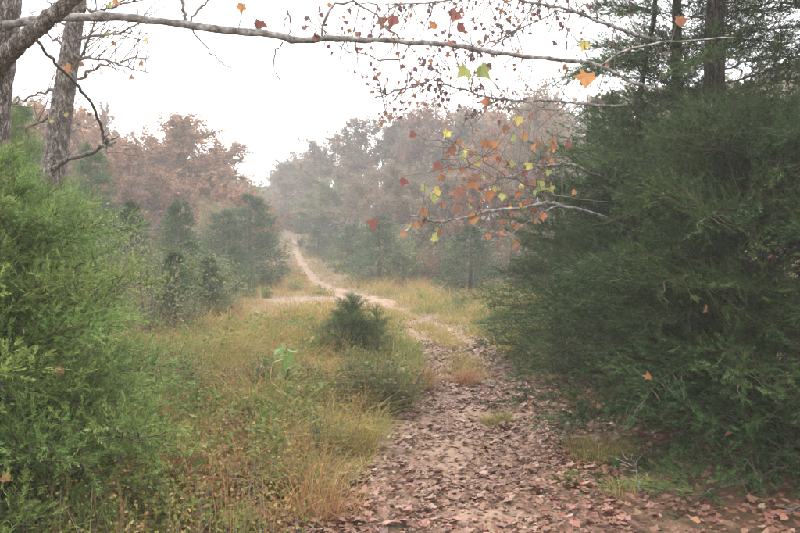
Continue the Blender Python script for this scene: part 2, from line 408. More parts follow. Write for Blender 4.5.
def far_cedar_mesh(seed):
    r = np.random.default_rng(seed); fol, wood = MB(), MB()
    tube(wood, [(0, 0, -.02), (0.01, 0, .5), (0, 0, .97)], [.015, .010, .003], 6, .5)
    nl = 130; cu = ((np.arange(nl) + r.uniform(0, 1, nl)) / nl) ** 1.15; caz = r.uniform(0, 6.28, nl)
    crad = .27 * (np.clip(1 - cu, 0, 1) ** .55 * (.7 + .3 * np.clip(cu * 7, 0, 1))) * r.uniform(.7, 1.1, nl)
    per = 40; k = np.repeat(np.arange(nl), per); N = nl * per
    f = r.uniform(.05, 1, N) ** .75; az = caz[k] + r.normal(0, .30, N) / (f + .3)
    rad = crad[k] * f + .006
    p = np.stack([rad * np.cos(az), rad * np.sin(az), .02 + cu[k] * .93 + rad * r.uniform(-.35, .75, N) * .5], 1)
    d = nrm(np.stack([np.cos(az), np.sin(az), r.uniform(.1, 1.6, N)], 1) + r.normal(0, .35, (N, 3)))
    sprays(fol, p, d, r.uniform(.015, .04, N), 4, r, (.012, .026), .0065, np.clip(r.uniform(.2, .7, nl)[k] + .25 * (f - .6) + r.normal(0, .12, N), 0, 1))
    return wood.mesh('cedar_trunk', M['cedar_wood'], True), fol.mesh('cedar_crown', M['cedar_far'])
FC = [far_cedar_mesh(s) for s in (1, 2, 3)]
def far_cedar(label, x, y, h, w, seed, group=None, name='cedar_tree'):
    t = thing(name, label, 'tree', (x, y, tz(x, y) - .05), seed * 1.7, group)
    t.scale = (w / .47, w / .43, h)
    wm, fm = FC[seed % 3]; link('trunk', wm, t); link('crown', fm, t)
    return t

# --- broadleaf trees, unit height 1 m is scaled to 10 m below
def broadleaf(seed, leafy=1.0, H=10.0, spread=.5, leaf=.13, bare=.3, low=.2, wlev=4):
    r = np.random.default_rng(seed); wood = MB()
    tips = []
    def grow(p, d, ln, rad, lev):
        k = 5 if lev < 2 else 4 if lev == 2 else 3
        pts = [p]; dd = d
        for i in range(k):
            dd = nrm(dd + r.normal(0, .10 + .03 * lev, 3) + np.array([0, 0, .07]))
            pts.append(pts[-1] + dd * ln / k)
        pts = np.array(pts); rr = np.linspace(rad, rad * .5, k + 1)
        if lev <= wlev: tube(wood, pts, rr, (8, 6, 4, 3, 3)[lev] if wlev > 2 else (5, 3, 3)[lev], r.uniform(.2, .8), False)
        if lev >= 3: tips.append((pts, dd, ln))
        if lev == 4: return
        nb = (11, 6, 5, 4)[lev]
        for i in range(nb):
            u = (low if lev == 0 else .25) + (1 - low if lev == 0 else .75) * (i + r.uniform(.2, .9)) / nb
            q = pts[0] + 0; f = u * k; a = min(int(f), k - 1); q = pts[a] + (pts[a + 1] - pts[a]) * (f - a)
            az = i * 2.4 + r.uniform(-.6, .6) + lev
            pv = perp_rand(nrm(pts[a + 1] - pts[a])[None], r)[0]
            if lev == 0: pv = np.array([math.cos(az), math.sin(az), 0])
            ang = r.uniform(.55, 1.1) if lev == 0 else r.uniform(.4, .95)
            nd = nrm(dd * 0 + nrm(pts[a + 1] - pts[a]) * math.cos(ang) + pv * math.sin(ang))
            l2 = ln * ((spread * (1.15 - .6 * u)) if lev == 0 else r.uniform(.42, .68))
            grow(q, nd, l2 * r.uniform(.8, 1.15), rr[a] * (.5 if lev == 0 else .55), lev + 1)
    grow(np.array([0, 0, -.1]), np.array([0, 0, 1.]), H * .82, H * .016, 0)
    leaves = MB(); P, R = [], []
    for pts, dd, ln in tips:
        if r.uniform() < bare: continue
        n = r.poisson(leafy * r.uniform(2, 6) * ln / .5); rb = r.uniform(.1, .9)
        f = r.uniform(0, len(pts) - 1.001, n); a = f.astype(int)
        P.append(pts[a] + (pts[a + 1] - pts[a]) * (f - a)[:, None] + r.normal(0, .10, (n, 3))); R.append(np.clip(rb + r.normal(0, .15, n), 0, 1))
    P = np.concatenate(P); R = np.concatenate(R); N = len(P)
    a = nrm(r.normal(size=(N, 3))); b = perp_rand(a, r); s = leaf * r.uniform(.6, 1.3, N)[:, None]
    V = np.stack([P - a * s * .5, P + b * s * .38, P + a * s * .55, P - b * s * .36], 1)
    base = np.arange(N)[:, None] * 4
    leaves.add(V, np.concatenate([base + [0, 1, 2], base + [0, 2, 3]]), np.repeat(R, 4))
    return wood, leaves
BL = [broadleaf(21, 2.6, 10, .46, .17, .1, .10), broadleaf(22, 3.9, 10, .52, .17, .12, .12), broadleaf(23, 3.2, 10, .42, .17, .25, .16), broadleaf(24, 5.0, 10, .58, .17, .05, .08), broadleaf(25, 2.0, 10, .48, .13, .4, .2)]
BLF = [broadleaf(s_, .32, 10, sp_, .48, .1, .1, 2) for s_, sp_ in ((31, .46), (32, .52), (33, .44), (34, .58), (35, .48))]
BLW = [w.mesh('tree_wood', M['bark_far']) for w, l in BL]
BLL = {}
def bl_leaf(v, m):
    if v not in BLL: BLL[v] = BL[v][1].mesh('tree_leaves', None)
    return BLL[v]
def bl_ext(v): 
    V = BL[v][1].data()[0]; return V[:, 2].max(), (np.percentile(V[:, 0], 97) - np.percentile(V[:, 0], 3))
BLX = [bl_ext(v) for v in range(len(BL))]
BLFX = [(l.data()[0][:, 2].max(),) for w, l in BLF]

def far_tree(label, px, d, top, v, m, rot, wpx=None, group=None, name='oak_tree'):
    x = (px - 400) / F * d; z0 = tz(x, d) - .05
    h = at(px, top, d)[2] - z0
    t = thing(name, label, 'tree', (x, d, z0), rot, group)
    s = h / BLX[v][0]; sw = s if wpx is None else (wpx / F * d) / BLX[v][1]
    t.scale = (sw, sw, s)
    link('trunk', BLW[v], t); link_m('crown', bl_leaf(v, m), M[m], t)
    return t

# ------------------------------------------------------------------ far woods
WOODS = [  # label, px, distance, top row, variant, colour, rotation, width px
 ('rounded russet oak standing tallest left of the sky gap', 166, 44, 106, 3, 'russet', .3, 120),
 ('thin grey tree rising behind the leaning trunk on the left', 106, 50, 92, 2, 'greybrown', 1.3, 46),
 ('low russet oak under the broken limb on the left', 128, 36, 132, 1, 'russet', 2.2, 80),
 ('small russet oak on the right shoulder of the rounded oak', 203, 50, 142, 0, 'russet', .9, 66),
 ('low olive tree sloping down to the sky gap', 230, 62, 172, 1, 'olive', 2.9, 60),
 ('pale hazy tree in the notch where sky meets the woods', 258, 84, 184, 0, 'mauve', 4.0, 48),
 ('faint hazy tree just right of the sky notch', 284, 82, 163, 3, 'greybrown', .6, 60),
 ('hazy grey tree above the head of the trail', 318, 74, 148, 1, 'greybrown', 1.1, 60),
 ('hazy brown tree on the rising edge of the right woods', 345, 68, 128, 0, 'mauve', 2.6, 66),
 ('broad russet tree with the highest far crown', 385, 62, 108, 3, 'mauve', 5.0, 84),
 ('tall reddish tree behind the coloured sycamore leaves', 428, 56, 101, 1, 'russet', 3.3, 84),
 ('grey half bare tree behind the yellow leaves', 468, 52, 100, 1, 'greybrown', 4.4, 80),
 ('reddish tree directly left of the dark cedars', 505, 46, 98, 0, 'russet', .2, 86),
 ('sparse tree against the sky above the sycamore limb', 545, 42, 84, 2, 'greybrown', 1.9, 90),
 ('lower olive brown tree beside the head of the trail', 335, 56, 176, 3, 'olive', 2.0, 60),
 ('shorter mauve tree in the middle of the right woods', 372, 48, 160, 2, 'mauve', .5, 66),
 ('shorter russet tree under the highest far crown', 408, 42, 156, 0, 'mauve', 1.5, 66),
 ('low brown tree behind the reddish shrub', 448, 36, 168, 1, 'greybrown', 5.5, 66),
 ('low russet tree at the edge of the dark cedar', 492, 33, 162, 3, 'russet', 4.9, 66),
 ('thin bare tree top against the sky above the yellow leaves', 536, 30, 62, 4, 'greybrown', 2.7, 70),
 ('bare grey sapling at the back of the left thicket', 196, 40, 196, 4, 'greybrown', .8, 40),
 ('thin bare tree between the two left hand cedars', 214, 33, 196, 4, 'olive', 2.4, 40),
]
for (lb, px, d, top, v, m, rot, w) in WOODS: far_tree(lb, px, d, top, v, m, rot, w)

# the wood behind them reads as one mass
r = np.random.default_rng(5); mbw, mbl = MB(), MB()
for i in range(70):
    if i > 57: d = r.uniform(88, 125); px = r.uniform(205, 345); top = r.uniform(186, 208)
    elif i < 38: d = r.uniform(62, 110); px = r.uniform(285, 900); top = np.interp(px, [285, 330, 400, 560, 900], [166, 146, 110, 84, 30]) + r.uniform(8, 40)
    else: d = r.uniform(48, 95); px = r.uniform(-120, 215); top = np.interp(px, [-120, 100, 215], [60, 120, 175]) + r.uniform(5, 35)
    v = int(r.integers(5)); x = (px - 400) / F * d; z0 = tz(x, d) - .05; toff = r.uniform(0, .5)
    s = (at(px, top, d)[2] - z0) / BLFX[v][0]; c, sn = math.cos(i * 1.3), math.sin(i * 1.3)
    for src, dst in ((BLF[v][0], mbw), (BLF[v][1], mbl)):
        V, T, R = src.data(); V = V * s
        V = np.stack([V[:, 0] * c - V[:, 1] * sn + x, V[:, 0] * sn + V[:, 1] * c + d, V[:, 2] + z0], 1); dst.add(V, T, np.clip(R * .5 + toff, 0, 1))
mbr = MB(); BLR = [broadleaf(s_, 1.0, 10, sp_, .26, .1, .1, 2) for s_, sp_ in ((36, .5), (37, .56), (38, .46), (39, .52))]
BLRX = [(l.data()[0][:, 2].max(),) for w, l in BLR]
for i in range(19):
    d = r.uniform(36, 62); px = r.uniform(-20, 250); top = np.interp(px, [-20, 70, 110, 160, 215, 250], [70, 92, 108, 122, 158, 188]) + r.uniform(0, 36)
    v = int(r.integers(4)); x = (px - 400) / F * d; z0 = tz(x, d) - .05; s = (at(px, top, d)[2] - z0) / BLRX[v][0]; c, sn = math.cos(i * 1.3), math.sin(i * 1.3)
    for src, dst in ((BLR[v][0], mbw), (BLR[v][1], mbr)):
        V, T, R = src.data(); V = V * [s * 1.15, s * 1.15, s]
        dst.add(np.stack([V[:, 0] * c - V[:, 1] * sn + x, V[:, 0] * sn + V[:, 1] * c + d, V[:, 2] + z0], 1), T, R)
t = mbr.build('russet_wood', M['russet']); tag(t, 'russet mass of oak woods behind the left thicket', 'woods', kind='stuff')
t = mbl.build('distant_wood', M['mauve']); tag(t, 'hazy mass of half bare autumn woods behind the clearing', 'woods', kind='stuff')
mbw.build('trunks', M['bark_far'], t)['kind'] = 'stuff'

# tangled understorey along both edges of the clearing
r = np.random.default_rng(15)
def edge_thicket(name, label, n, pos, mat_, hts):
    ml, mw = MB(), MB()
    for i in range(n):
        x, y = pos(r); z0 = tz(x, y) - .05; h = r.uniform(*hts); w = h * r.uniform(.9, 1.5); c, sn = math.cos(i * 1.9), math.sin(i * 1.9)
        for src, dst in (((SHN if y < 24 else SH)[i % 3][0], mw), ((SHN if y < 24 else SH)[i % 3][1], ml)):
            V, T, R = src.data(); V = V * [w, w, h]
            dst.add(np.stack([V[:, 0] * c - V[:, 1] * sn + x, V[:, 0] * sn + V[:, 1] * c + y, V[:, 2] + z0], 1), T, np.clip(R + r.normal(0, .12), 0, 1))
    o = ml.build(name, M[mat_]); tag(o, label, 'thicket', kind='stuff'); mw.build('stems', M['twig'], o)['kind'] = 'stuff'
def right_pos(r):
    y = r.uniform(29, 60); return np.interp(y, [24, 30, 38, 48, 60], [3.0, .6, -1.6, -3.0, -4.6]) + r.uniform(.2, 9), y
def left_pos(r):
    y = 12 * (60 / 12) ** r.uniform(); return np.interp(y, [12, 18, 24, 34, 45, 60], [-3.1, -4.1, -5.2, -6.4, -7.2, -8.6]) - r.uniform(0, 1) ** 1.4 * 6, y
THICKETS = [('right_thicket', 'hazy brown understorey along the foot of the right hand woods', 34, right_pos, 'mauve', (1.2, 3.4)),
            ('right_green_thicket', 'dull green undergrowth mixed through the right hand woods edge', 20, right_pos, 'shrub_green', (.8, 2.6)),
            ('crest_thicket', 'dim brush closing the clearing where the trail tops the rise', 26, lambda r: ((r.uniform(236, 352) - 400) / F * 72 + 0 * r.uniform(), r.uniform(67, 78)), 'mauve', (1.8, 4.2)),
            ('crest_green_thicket', 'dim green brush at the head of the trail', 14, lambda r: ((r.uniform(236, 350) - 400) / F * 70, r.uniform(65, 74)), 'shrub_green', (1.2, 3.0)),
            ('left_thicket', 'grey brown brush crowding the left side of the clearing', 16, left_pos, 'olive', (.8, 2.6)),
            ('left_green_thicket', 'green brush crowding the left side of the clearing', 40, left_pos, 'shrub_green', (.7, 2.6))]

CED = [  # label, px, distance, top row, width px, seed
 ('dark pointed cedar low on the left beside the russet oak', 181, 22, 196, 62, 1),
 ('broad hazy cedar left of the trail head, the larger of a pair', 251, 32, 190, 80, 2),
 ('slimmer hazy cedar leaning on the broad one left of the trail', 224, 30, 206, 58, 3),
 ('small hazy cedar at the top of the trail', 301, 66, 212, 24, 4),
 ('dim hazy cedar right of the trail head', 340, 56, 206, 36, 5),
 ('mid green cedar at the edge of the right woods', 380, 33, 212, 70, 6),
 ('squat cedar left of the reddish shrub', 352, 40, 222, 44, 8),
 ('shaded cedar between reddish shrub and dark cedar mass', 470, 26, 222, 74, 7),
 ('green cedar behind the gap between the two left trunks', 22, 17, 98, 90, 11),
 ('green cedar rising right of the leaning trunk', 92, 22, 138, 70, 12),
 ('pale cedar low behind the left cedar, right of the leaning trunk', 132, 18, 196, 60, 13),
 ('bushy young cedar just right of the big left cedar', 174, 13, 246, 58, 14),
 ('second bushy cedar in the left brush, nearer the clearing', 208, 17, 252, 46, 15),
 ('rounded cedar at the left end of the bare patch', 236, 25, 242, 40, 16),
 ('low spreading cedar in the brush below the dark pointed cedar', 190, 19, 236, 50, 17),
 ('shadowy cedar in the middle of the right woods edge', 428, 36, 214, 54, 18),
 ('small dim cedar beside the trail bend in the far grass', 318, 50, 226, 30, 19),
 ('soft green cedar crown against the sky left of the trunks', 604, 15, 84, 90, 10),
]
for (lb, px, d, top, w, sd_) in CED:
    x = (px - 400) / F * d; far_cedar(lb, x, d, at(px, top, d)[2] - tz(x, d), w / F * d, sd_)

# ------------------------------------------------------------------ shrubs
def shrub_mesh(seed, n_st=14, leaf=.045, nl=60, up=.7, fill=1.0):
    r = np.random.default_rng(seed); w, l = MB(), MB(); P, R = [], []
    for i in range(n_st):
        az = r.uniform(0, 6.28); sp = r.uniform(.1, 1); h = r.uniform(.6, 1) * (1 - .35 * sp)
        t = np.linspace(0, 1, 6)[:, None]
        pts = np.concatenate([np.cos(az) * .5 * sp * t ** up, np.sin(az) * .5 * sp * t ** up, h * t], 1); pts[1:] += r.normal(0, .025, (5, 3))
        tube(w, pts, np.linspace(.009, .003, 6), 3, r.uniform(.2, .8), False)
        n = int(nl * fill); f = r.uniform(.8, 4.999, n); a = f.astype(int)
        P.append(pts[a] + (pts[a + 1] - pts[a]) * (f - a)[:, None] + r.normal(0, .07, (n, 3))); R.append(np.clip(r.uniform(.2, .8) + r.normal(0, .15, n), 0, 1))
    P = np.concatenate(P); P[:, 2] = np.abs(P[:, 2]); R = np.concatenate(R); N = len(P)
    a = nrm(r.normal(size=(N, 3)) + [0, 0, .4]); b = perp_rand(a, r); s = leaf * r.uniform(.6, 1.4, N)[:, None]
    V = np.stack([P - a * s * .5, P + b * s * .28, P + a * s * .55, P - b * s * .28], 1); base = np.arange(N)[:, None] * 4
    l.add(V, np.concatenate([base + [0, 1, 2], base + [0, 2, 3]]), np.repeat(R, 4))
    return w, l
SH = [shrub_mesh(s, 22, .040, 70) for s in (1, 2, 3)]
SHN = [shrub_mesh(s, 24, .022, 120) for s in (5, 6, 7)]
SHW = [w.mesh('shrub_stems', M['twig']) for w, l in SH]; SHL = {}
M['shrub_green'] = crownmat('shrub_green', (.06, .088, .028), (.108, .14, .045), (.19, .2, .07))
M['shrub_dark'] = crownmat('shrub_dark', (.055, .072, .028), (.10, .118, .045), (.165, .165, .068))
M['shrub_red'] = crownmat('shrub_red', (.17, .075, .045), (.27, .125, .075), (.34, .21, .11))
for a_ in THICKETS: edge_thicket(*a_)
def shrub(label, px, py, w, h, k, m, rot, name='shrub', d=None):
    p = ground(px, py) if d is None else at(px, py, d)
    x, y = p[0], p[1]
    t = thing(name, label, name, (x, y, tz(x, y) - .02), rot)
    W_, H_ = w / F * y, h / F * y; t.scale = (W_ / .95, W_ / .95, H_)
    if k not in SHL: SHL[k] = SH[k][1].mesh('shrub_leaves', None)
    link('stems', SHW[k], t); link_m('foliage', SHL[k], M[m], t)
    return t
shrub('rounded green shrub left of the clearing below the cedars', 217, 308, 62, 58, 0, 'shrub_green', .4)
shrub('dark low shrub at the left edge of the grass', 226, 312, 40, 26, 1, 'shrub_dark', 1.4)
shrub('small round green bush left of the climbing trail', 283, 277, 30, 20, 2, 'shrub_green', 2.2)
shrub('reddish shrub at the foot of the right woods', 422, 284, 56, 48, 1, 'shrub_red', .8)
shrub('olive shrub beside the big left cedar', 186, 322, 64, 84, 2, 'shrub_green', 3.0)
shrub('brownish thicket shrub behind the big left cedar', 150, 322, 60, 90, 0, 'shrub_dark', 4.0)
shrub('small green tuft shrub left of the little cedar', 280, 346, 30, 38, 1, 'shrub_green', 5.0)
shrub('dark weedy shrub beside the green leaved sapling', 258, 400, 70, 52, 0, 'shrub_dark', 1.0)
shrub('pale green shrub in the grass right of the trail bend', 460, 312, 34, 26, 2, 'shrub_green', .2)
shrub('leafy olive bush tangled in the grass clump at the left edge of the trail', 388, 413, 96, 78, 1, 'shrub_dark', .7)
M['shrub_brown'] = crownmat('shrub_brown', (.075, .042, .026), (.13, .078, .045), (.20, .135, .07))
shrub('dark brown dead weed patch left of the green sapling', 246, 396, 66, 44, 1, 'shrub_brown', .3, 'weed')
shrub('brown dead weeds between the sapling and the little cedar', 308, 392, 44, 40, 2, 'shrub_brown', 1.3, 'weed')
shrub('green leafy weed mound at the foot of the left cedar', 182, 400, 84, 62, 0, 'shrub_green', 2.3, 'weed')
shrub('rusty weed mound in the left foreground grass', 236, 450, 80, 56, 2, 'shrub_red', 3.3, 'weed')
shrub('green weed mound close to the left edge of the trail', 322, 462, 70, 60, 0, 'shrub_green', 4.3, 'weed')
shrub('brown weed tangle at the bottom left of the trail', 262, 508, 100, 70, 1, 'shrub_brown', 5.3, 'weed')
shrub('tan weed tuft left of the bare patch', 236, 322, 44, 26, 2, 'shrub_red', .6, 'weed')
shrub('leafy olive mound beside the grass clump, nearer the little cedar', 352, 406, 84, 60, 2, 'shrub_dark', 1.6, 'weed')
shrub('low dim shrub at the head of the trail', 300, 246, 26, 14, 0, 'shrub_green', .2)
shrub('grey green shrub below the squat cedar', 330, 262, 30, 20, 1, 'shrub_dark', .9)
shrub('dull shrub on the left bank under the bare tree', 244, 284, 32, 34, 1, 'shrub_green', 2.5)

# ------------------------------------------------------------------ near cedars
# right: broad dark cedar sweeping to the ground, with two taller ones behind it
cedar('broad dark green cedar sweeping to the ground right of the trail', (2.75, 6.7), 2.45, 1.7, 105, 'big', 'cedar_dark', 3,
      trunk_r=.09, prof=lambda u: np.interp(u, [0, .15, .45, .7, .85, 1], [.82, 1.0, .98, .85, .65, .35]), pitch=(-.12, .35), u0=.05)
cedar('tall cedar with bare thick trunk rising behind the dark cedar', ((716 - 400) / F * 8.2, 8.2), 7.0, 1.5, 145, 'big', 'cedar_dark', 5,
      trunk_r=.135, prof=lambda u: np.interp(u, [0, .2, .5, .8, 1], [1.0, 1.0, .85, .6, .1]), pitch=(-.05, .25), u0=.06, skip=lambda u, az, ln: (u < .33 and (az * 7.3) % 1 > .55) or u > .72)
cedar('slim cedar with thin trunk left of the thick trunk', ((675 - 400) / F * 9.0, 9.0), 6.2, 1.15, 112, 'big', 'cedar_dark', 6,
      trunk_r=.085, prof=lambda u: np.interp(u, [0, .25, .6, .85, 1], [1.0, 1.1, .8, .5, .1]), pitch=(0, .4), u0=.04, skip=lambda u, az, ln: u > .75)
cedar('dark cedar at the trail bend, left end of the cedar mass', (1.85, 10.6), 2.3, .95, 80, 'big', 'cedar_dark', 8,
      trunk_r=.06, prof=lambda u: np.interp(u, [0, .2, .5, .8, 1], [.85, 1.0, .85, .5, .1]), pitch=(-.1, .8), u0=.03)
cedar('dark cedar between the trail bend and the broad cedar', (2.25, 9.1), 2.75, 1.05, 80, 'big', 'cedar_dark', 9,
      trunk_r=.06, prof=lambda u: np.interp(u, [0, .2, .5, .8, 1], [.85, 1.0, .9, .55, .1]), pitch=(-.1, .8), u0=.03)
# left: young bright cedar filling the corner
cedar('bright green young cedar filling the left foreground', (-2.05, 4.5), 1.95, .86, 120, 'small', 'cedar_light', 4,
      trunk_r=.04, prof=lambda u: np.interp(u, [0, .2, .5, .8, 1], [.95, 1.0, .85, .5, .15]), pitch=(.1, 1.0), u0=.06)
cedar('bright green cedar behind the foreground one, lower and wider', (-2.75, 6.4), 2.1, 1.0, 110, 'small', 'cedar_light', 7,
      trunk_r=.05, prof=lambda u: np.interp(u, [0, .2, .5, .8, 1], [.95, 1.0, .85, .5, .12]), pitch=(.1, .9), u0=.04)
cedar('taller shaded cedar at the left edge behind the trunks', (-4.15, 9.6), 2.95, 1.3, 80, 'big', 'cedar_light', 12,
      trunk_r=.09, pitch=(.0, .9))
# small one in the middle of the grass
p = ground(352, 362)
cedar('little bushy cedar standing alone in the grass beside the trail', (p[0], p[1]), .82, .50, 56, 'small', 'cedar_mid', 10,
      trunk_r=.018, prof=lambda u: np.interp(u, [0, .25, .6, 1], [1.0, 1, .6, .16]), pitch=(.2, 1.1), u0=.06)

cedar('tiny second cedar leaning out of the little cedar in the grass', (p[0] + .3, p[1] + .1), .72, .34, 26, 'small', 'cedar_mid', 14,
      trunk_r=.012, prof=lambda u: np.interp(u, [0, .25, .6, 1], [1.0, 1, .6, .16]), pitch=(.2, 1.1), u0=.06)

# ------------------------------------------------------------------ leaf shapes
def leaf_shape(seed, lobes=5, cf=1.0):
    r = np.random.default_rng(seed)
    if lobes == 5:
        ang = np.radians([-178, -128, -104, -74, -52, -24, 0, 24, 52, 74, 104, 128, 178]); rad = np.array([.22, .58, .46, .82, .60, .66, .98, .66, .60, .82, .46, .58, .22])
    else:
        ang = np.radians([-178, -120, -70, -35, -12, 0, 12, 35, 70, 120, 178]); rad = np.array([.3, .42, .52, .64, .86, 1.0, .86, .64, .52, .42, .3])
    rad = rad * r.uniform(.78, 1.18, len(rad))
    x = rad * np.sin(ang) * .58; y = rad * np.cos(ang) * .58 + .05
    curl = r.uniform(-.9, 1.1) * cf; z = curl * (x * x + .7 * y * y) + r.normal(0, .05, len(x)) * cf
    V = np.vstack([[0, .02, -.02], np.stack([x, y, z], 1)]); n = len(x)
    T = [(0, i + 1, (i + 1) % n + 1) for i in range(n)]
    if lobes == 5 or True:                                      # petiole
        k = len(V); V = np.vstack([V, [-.012, -.02, 0], [.012, -.02, 0], [0, -.42, -.08]]); T.append((k, k + 1, k + 2))
    return V, np.array(T)
LS = [leaf_shape(s) for s in range(6)]; LSO = [leaf_shape(s, 1) for s in range(20, 24)]
LSL = [leaf_shape(s, 5, .45) for s in range(40, 44)] + [leaf_shape(s, 1, .55) for s in range(50, 56)]

def scatter_leaves(mb, P, size, r, flat=.4, R=None, shapes=LS):
    k = r.integers(len(shapes), size=len(P))
    for s in range(len(shapes)):
        q = np.where(k == s)[0]; V, T = shapes[s]; n = len(q)
        if not n: continue
        nz = nrm(np.stack([r.normal(0, flat, n), r.normal(0, flat, n), np.ones(n)], 1) * np.where(r.uniform(size=n) < .5, 1, -1)[:, None])
        a = perp_rand(nz, r); b = np.cross(nz, a)
        W_ = (a[:, None] * V[None, :, :1] + b[:, None] * V[None, :, 1:2] + nz[:, None] * V[None, :, 2:3]) * size[q][:, None, None] + P[q][:, None]
        base = np.arange(n)[:, None, None] * len(V)
        rv = R[q] if R is not None else r.uniform(0, 1, n)
        mb.add(W_, (base + T[None]).reshape(-1, 3), np.repeat(rv, len(V)))

# ------------------------------------------------------------------ fallen leaves
r = np.random.default_rng(31)
def litter_points(n, y0, y1, wide_l, wide_r, power=1.0):
    y = y0 * (y1 / y0) ** (r.uniform(0, 1, n) ** power)
    cx = path_x(y); hw = path_w(y) * .5
    x = cx + r.uniform(-1, 1, n) * hw + np.where(r.uniform(size=n) < .5, 0, 0)
    return x, y
x1, y1 = litter_points(14500, 3.2, 13, 0, 0)                       # on the trail
n = 12000; y2 = 3.4 * (9.5 / 3.4) ** r.uniform(0, 1, n)            # drifted right, under the cedar
x2 = path_x(y2) + path_w(y2) * .4 + r.uniform(0, 1, n) * np.interp(y2, [3.4, 6, 9.5], [2.6, 2.7, 1.0])
n = 5200; y3 = 3.4 * (5.9 / 3.4) ** r.uniform(0, 1, n); x3 = path_x(y3) - path_w(y3) * .45 - np.abs(r.normal(0, 1.1, n))
n = 1300; y4 = r.uniform(11, 19, n); x4 = path_x(y4) + r.normal(0, .3, n) * path_w(y4)
n = 260; x5 = r.uniform(-3.5, -.9, n); y5 = 24.3 + r.normal(0, .7, n)
lx = np.concatenate([x1, x2, x3, x4, x5]); ly = np.concatenate([y1, y2, y3, y4, y5])
keep = vnoise(lx * 2.2, ly * 2.2, 9) + r.uniform(-.3, .3, len(lx)) > np.where(np.abs(lx - path_x(ly)) < path_w(ly) * .35, .33, .2)
lx, ly = lx[keep], ly[keep]
size = .028 + .066 * r.uniform(0, 1, len(lx)) ** 2.0 * np.where(ly > 9, 1.1, 1) * np.where(lx > path_x(ly) + path_w(ly) * .45, 1.05, 1)
lz = terrain(lx, ly) + .035 + r.uniform(0, .03, len(lx))
P = np.stack([lx, ly, lz], 1)
# the 280 that show largest lie as single pieces
vis = (np.abs(lx / ly) < .44) & (ly > 4.7) & (ly < 8)
score = np.where(vis, size / ly, 0); big = np.argsort(-score)[:280]; mask = np.ones(len(lx), bool); mask[big] = False
mb = MB(); scatter_leaves(mb, P[mask], size[mask], r, .26, np.clip(r.normal(.42, .24, mask.sum()) + .35 * (vnoise(lx[mask] * 1.5, ly[mask] * 1.5, 71) - .5), 0, 1), LSL)
tag(mb.build('leaf_litter', M['litter']), 'brown fallen leaves carpeting the trail and the ground beside it', 'leaf litter', kind='stuff')
LEAFM = []
for V, T in LS + LSO:
    mb = MB(); mb.add(V, T); LEAFM.append(mb)
lit_me = []
for V, T in LSL:
    mb = MB(); mb.add(V, T); lit_me.append(mb.mesh('dead_leaf', M['leaf_piece']))
for i in big:
    on_path = abs(lx[i] - path_x(ly[i])) < path_w(ly[i]) * .5
    o = link('fallen_leaf', lit_me[int(r.integers(len(lit_me)))], PATH if on_path else GROUND)
    o.location = P[i] + [0, 0, .012]; o.scale = (size[i],) * 3
    o.rotation_euler = (r.normal(0, .2), r.normal(0, .2) + (math.pi if r.uniform() < .4 else 0), r.uniform(0, 6.28))

# ------------------------------------------------------------------ grass
def blades(mb, x, y, h, w, lean, r, R, z=None):
    n = len(x); z = terrain(x, y) - .01 if z is None else z
    az = r.uniform(0, 6.28, n); L = np.stack([np.cos(az), np.sin(az)], 1) * (h * lean)[:, None]
    az2 = r.uniform(0, 6.28, n); s = np.stack([np.cos(az2), np.sin(az2), 0 * az2], 1) * w[:, None] * .5
    b = np.stack([x, y, z], 1)
    mid = b + np.stack([L[:, 0] * .35, L[:, 1] * .35, h * .58], 1)
    tip = b + np.stack([L[:, 0], L[:, 1], h * (1 - .25 * np.clip(lean, 0, 1.5))], 1)
    V = np.stack([b - s, b + s, mid - s * .8, mid + s * .8, tip], 1); base = np.arange(n)[:, None] * 5
    mb.add(V, np.concatenate([base + [0, 1, 3], base + [0, 3, 2], base + [2, 3, 4]]), np.repeat(np.clip(R, 0, 1), 5))

def off_path(x, y, marg=0.0):
    dd = np.abs(x - path_x(y)) - path_w(y) * .5 * np.interp(y, [9, 14], [.85, .45]) - path_w(y) * .5 * np.interp(y, [9, 14], [.4, .85]) * vnoise(x * 2, y * 2, 6)
    return (dd > marg) & ~((side_d(x, y) < 1) & (x > -3.6) & (x < -.8))
r = np.random.default_rng(77)
mb = MB()
# meadow from 9 m to the rise, thinning only in the eye
n = 140000; y = 8.5 * (64 / 8.5) ** r.uniform(0, 1, n); x = r.uniform(-.40, .17, n) * y + np.where(y > 20, 0, 0)
k = off_path(x, y) & (x > -.30 * y - .6); x, y = x[k], y[k]
tuft = vnoise(x * 1.6, y * 1.6, 21); pat = .6 * vnoise(x * .55, y * .35, 22) + .4 * vnoise(x * 1.9, y * 1.1, 23)
k = r.uniform(size=len(x)) < .12 + 1.2 * tuft; x, y, tuft, pat = x[k], y[k], tuft[k], pat[k]
h = (.06 + .58 * tuft ** 2) * r.uniform(.3, 1.5, len(x)) * np.interp(np.abs(x - path_x(y)) - path_w(y) / 2, [0, .6, 1.5], [.45, .8, 1]) * np.where((x > -.17 * y) & (x < -.04 * y) & (y > 17) & (y < 24.5), .5, 1)
blades(mb, x, y, h, .0045 + .00045 * y, r.uniform(.2, 1.9, len(x)), r, -.06 + .85 * pat + .25 * (vnoise(x * 2.7, y * 2.7, 24) - .3) + r.normal(0, .17, len(x)))
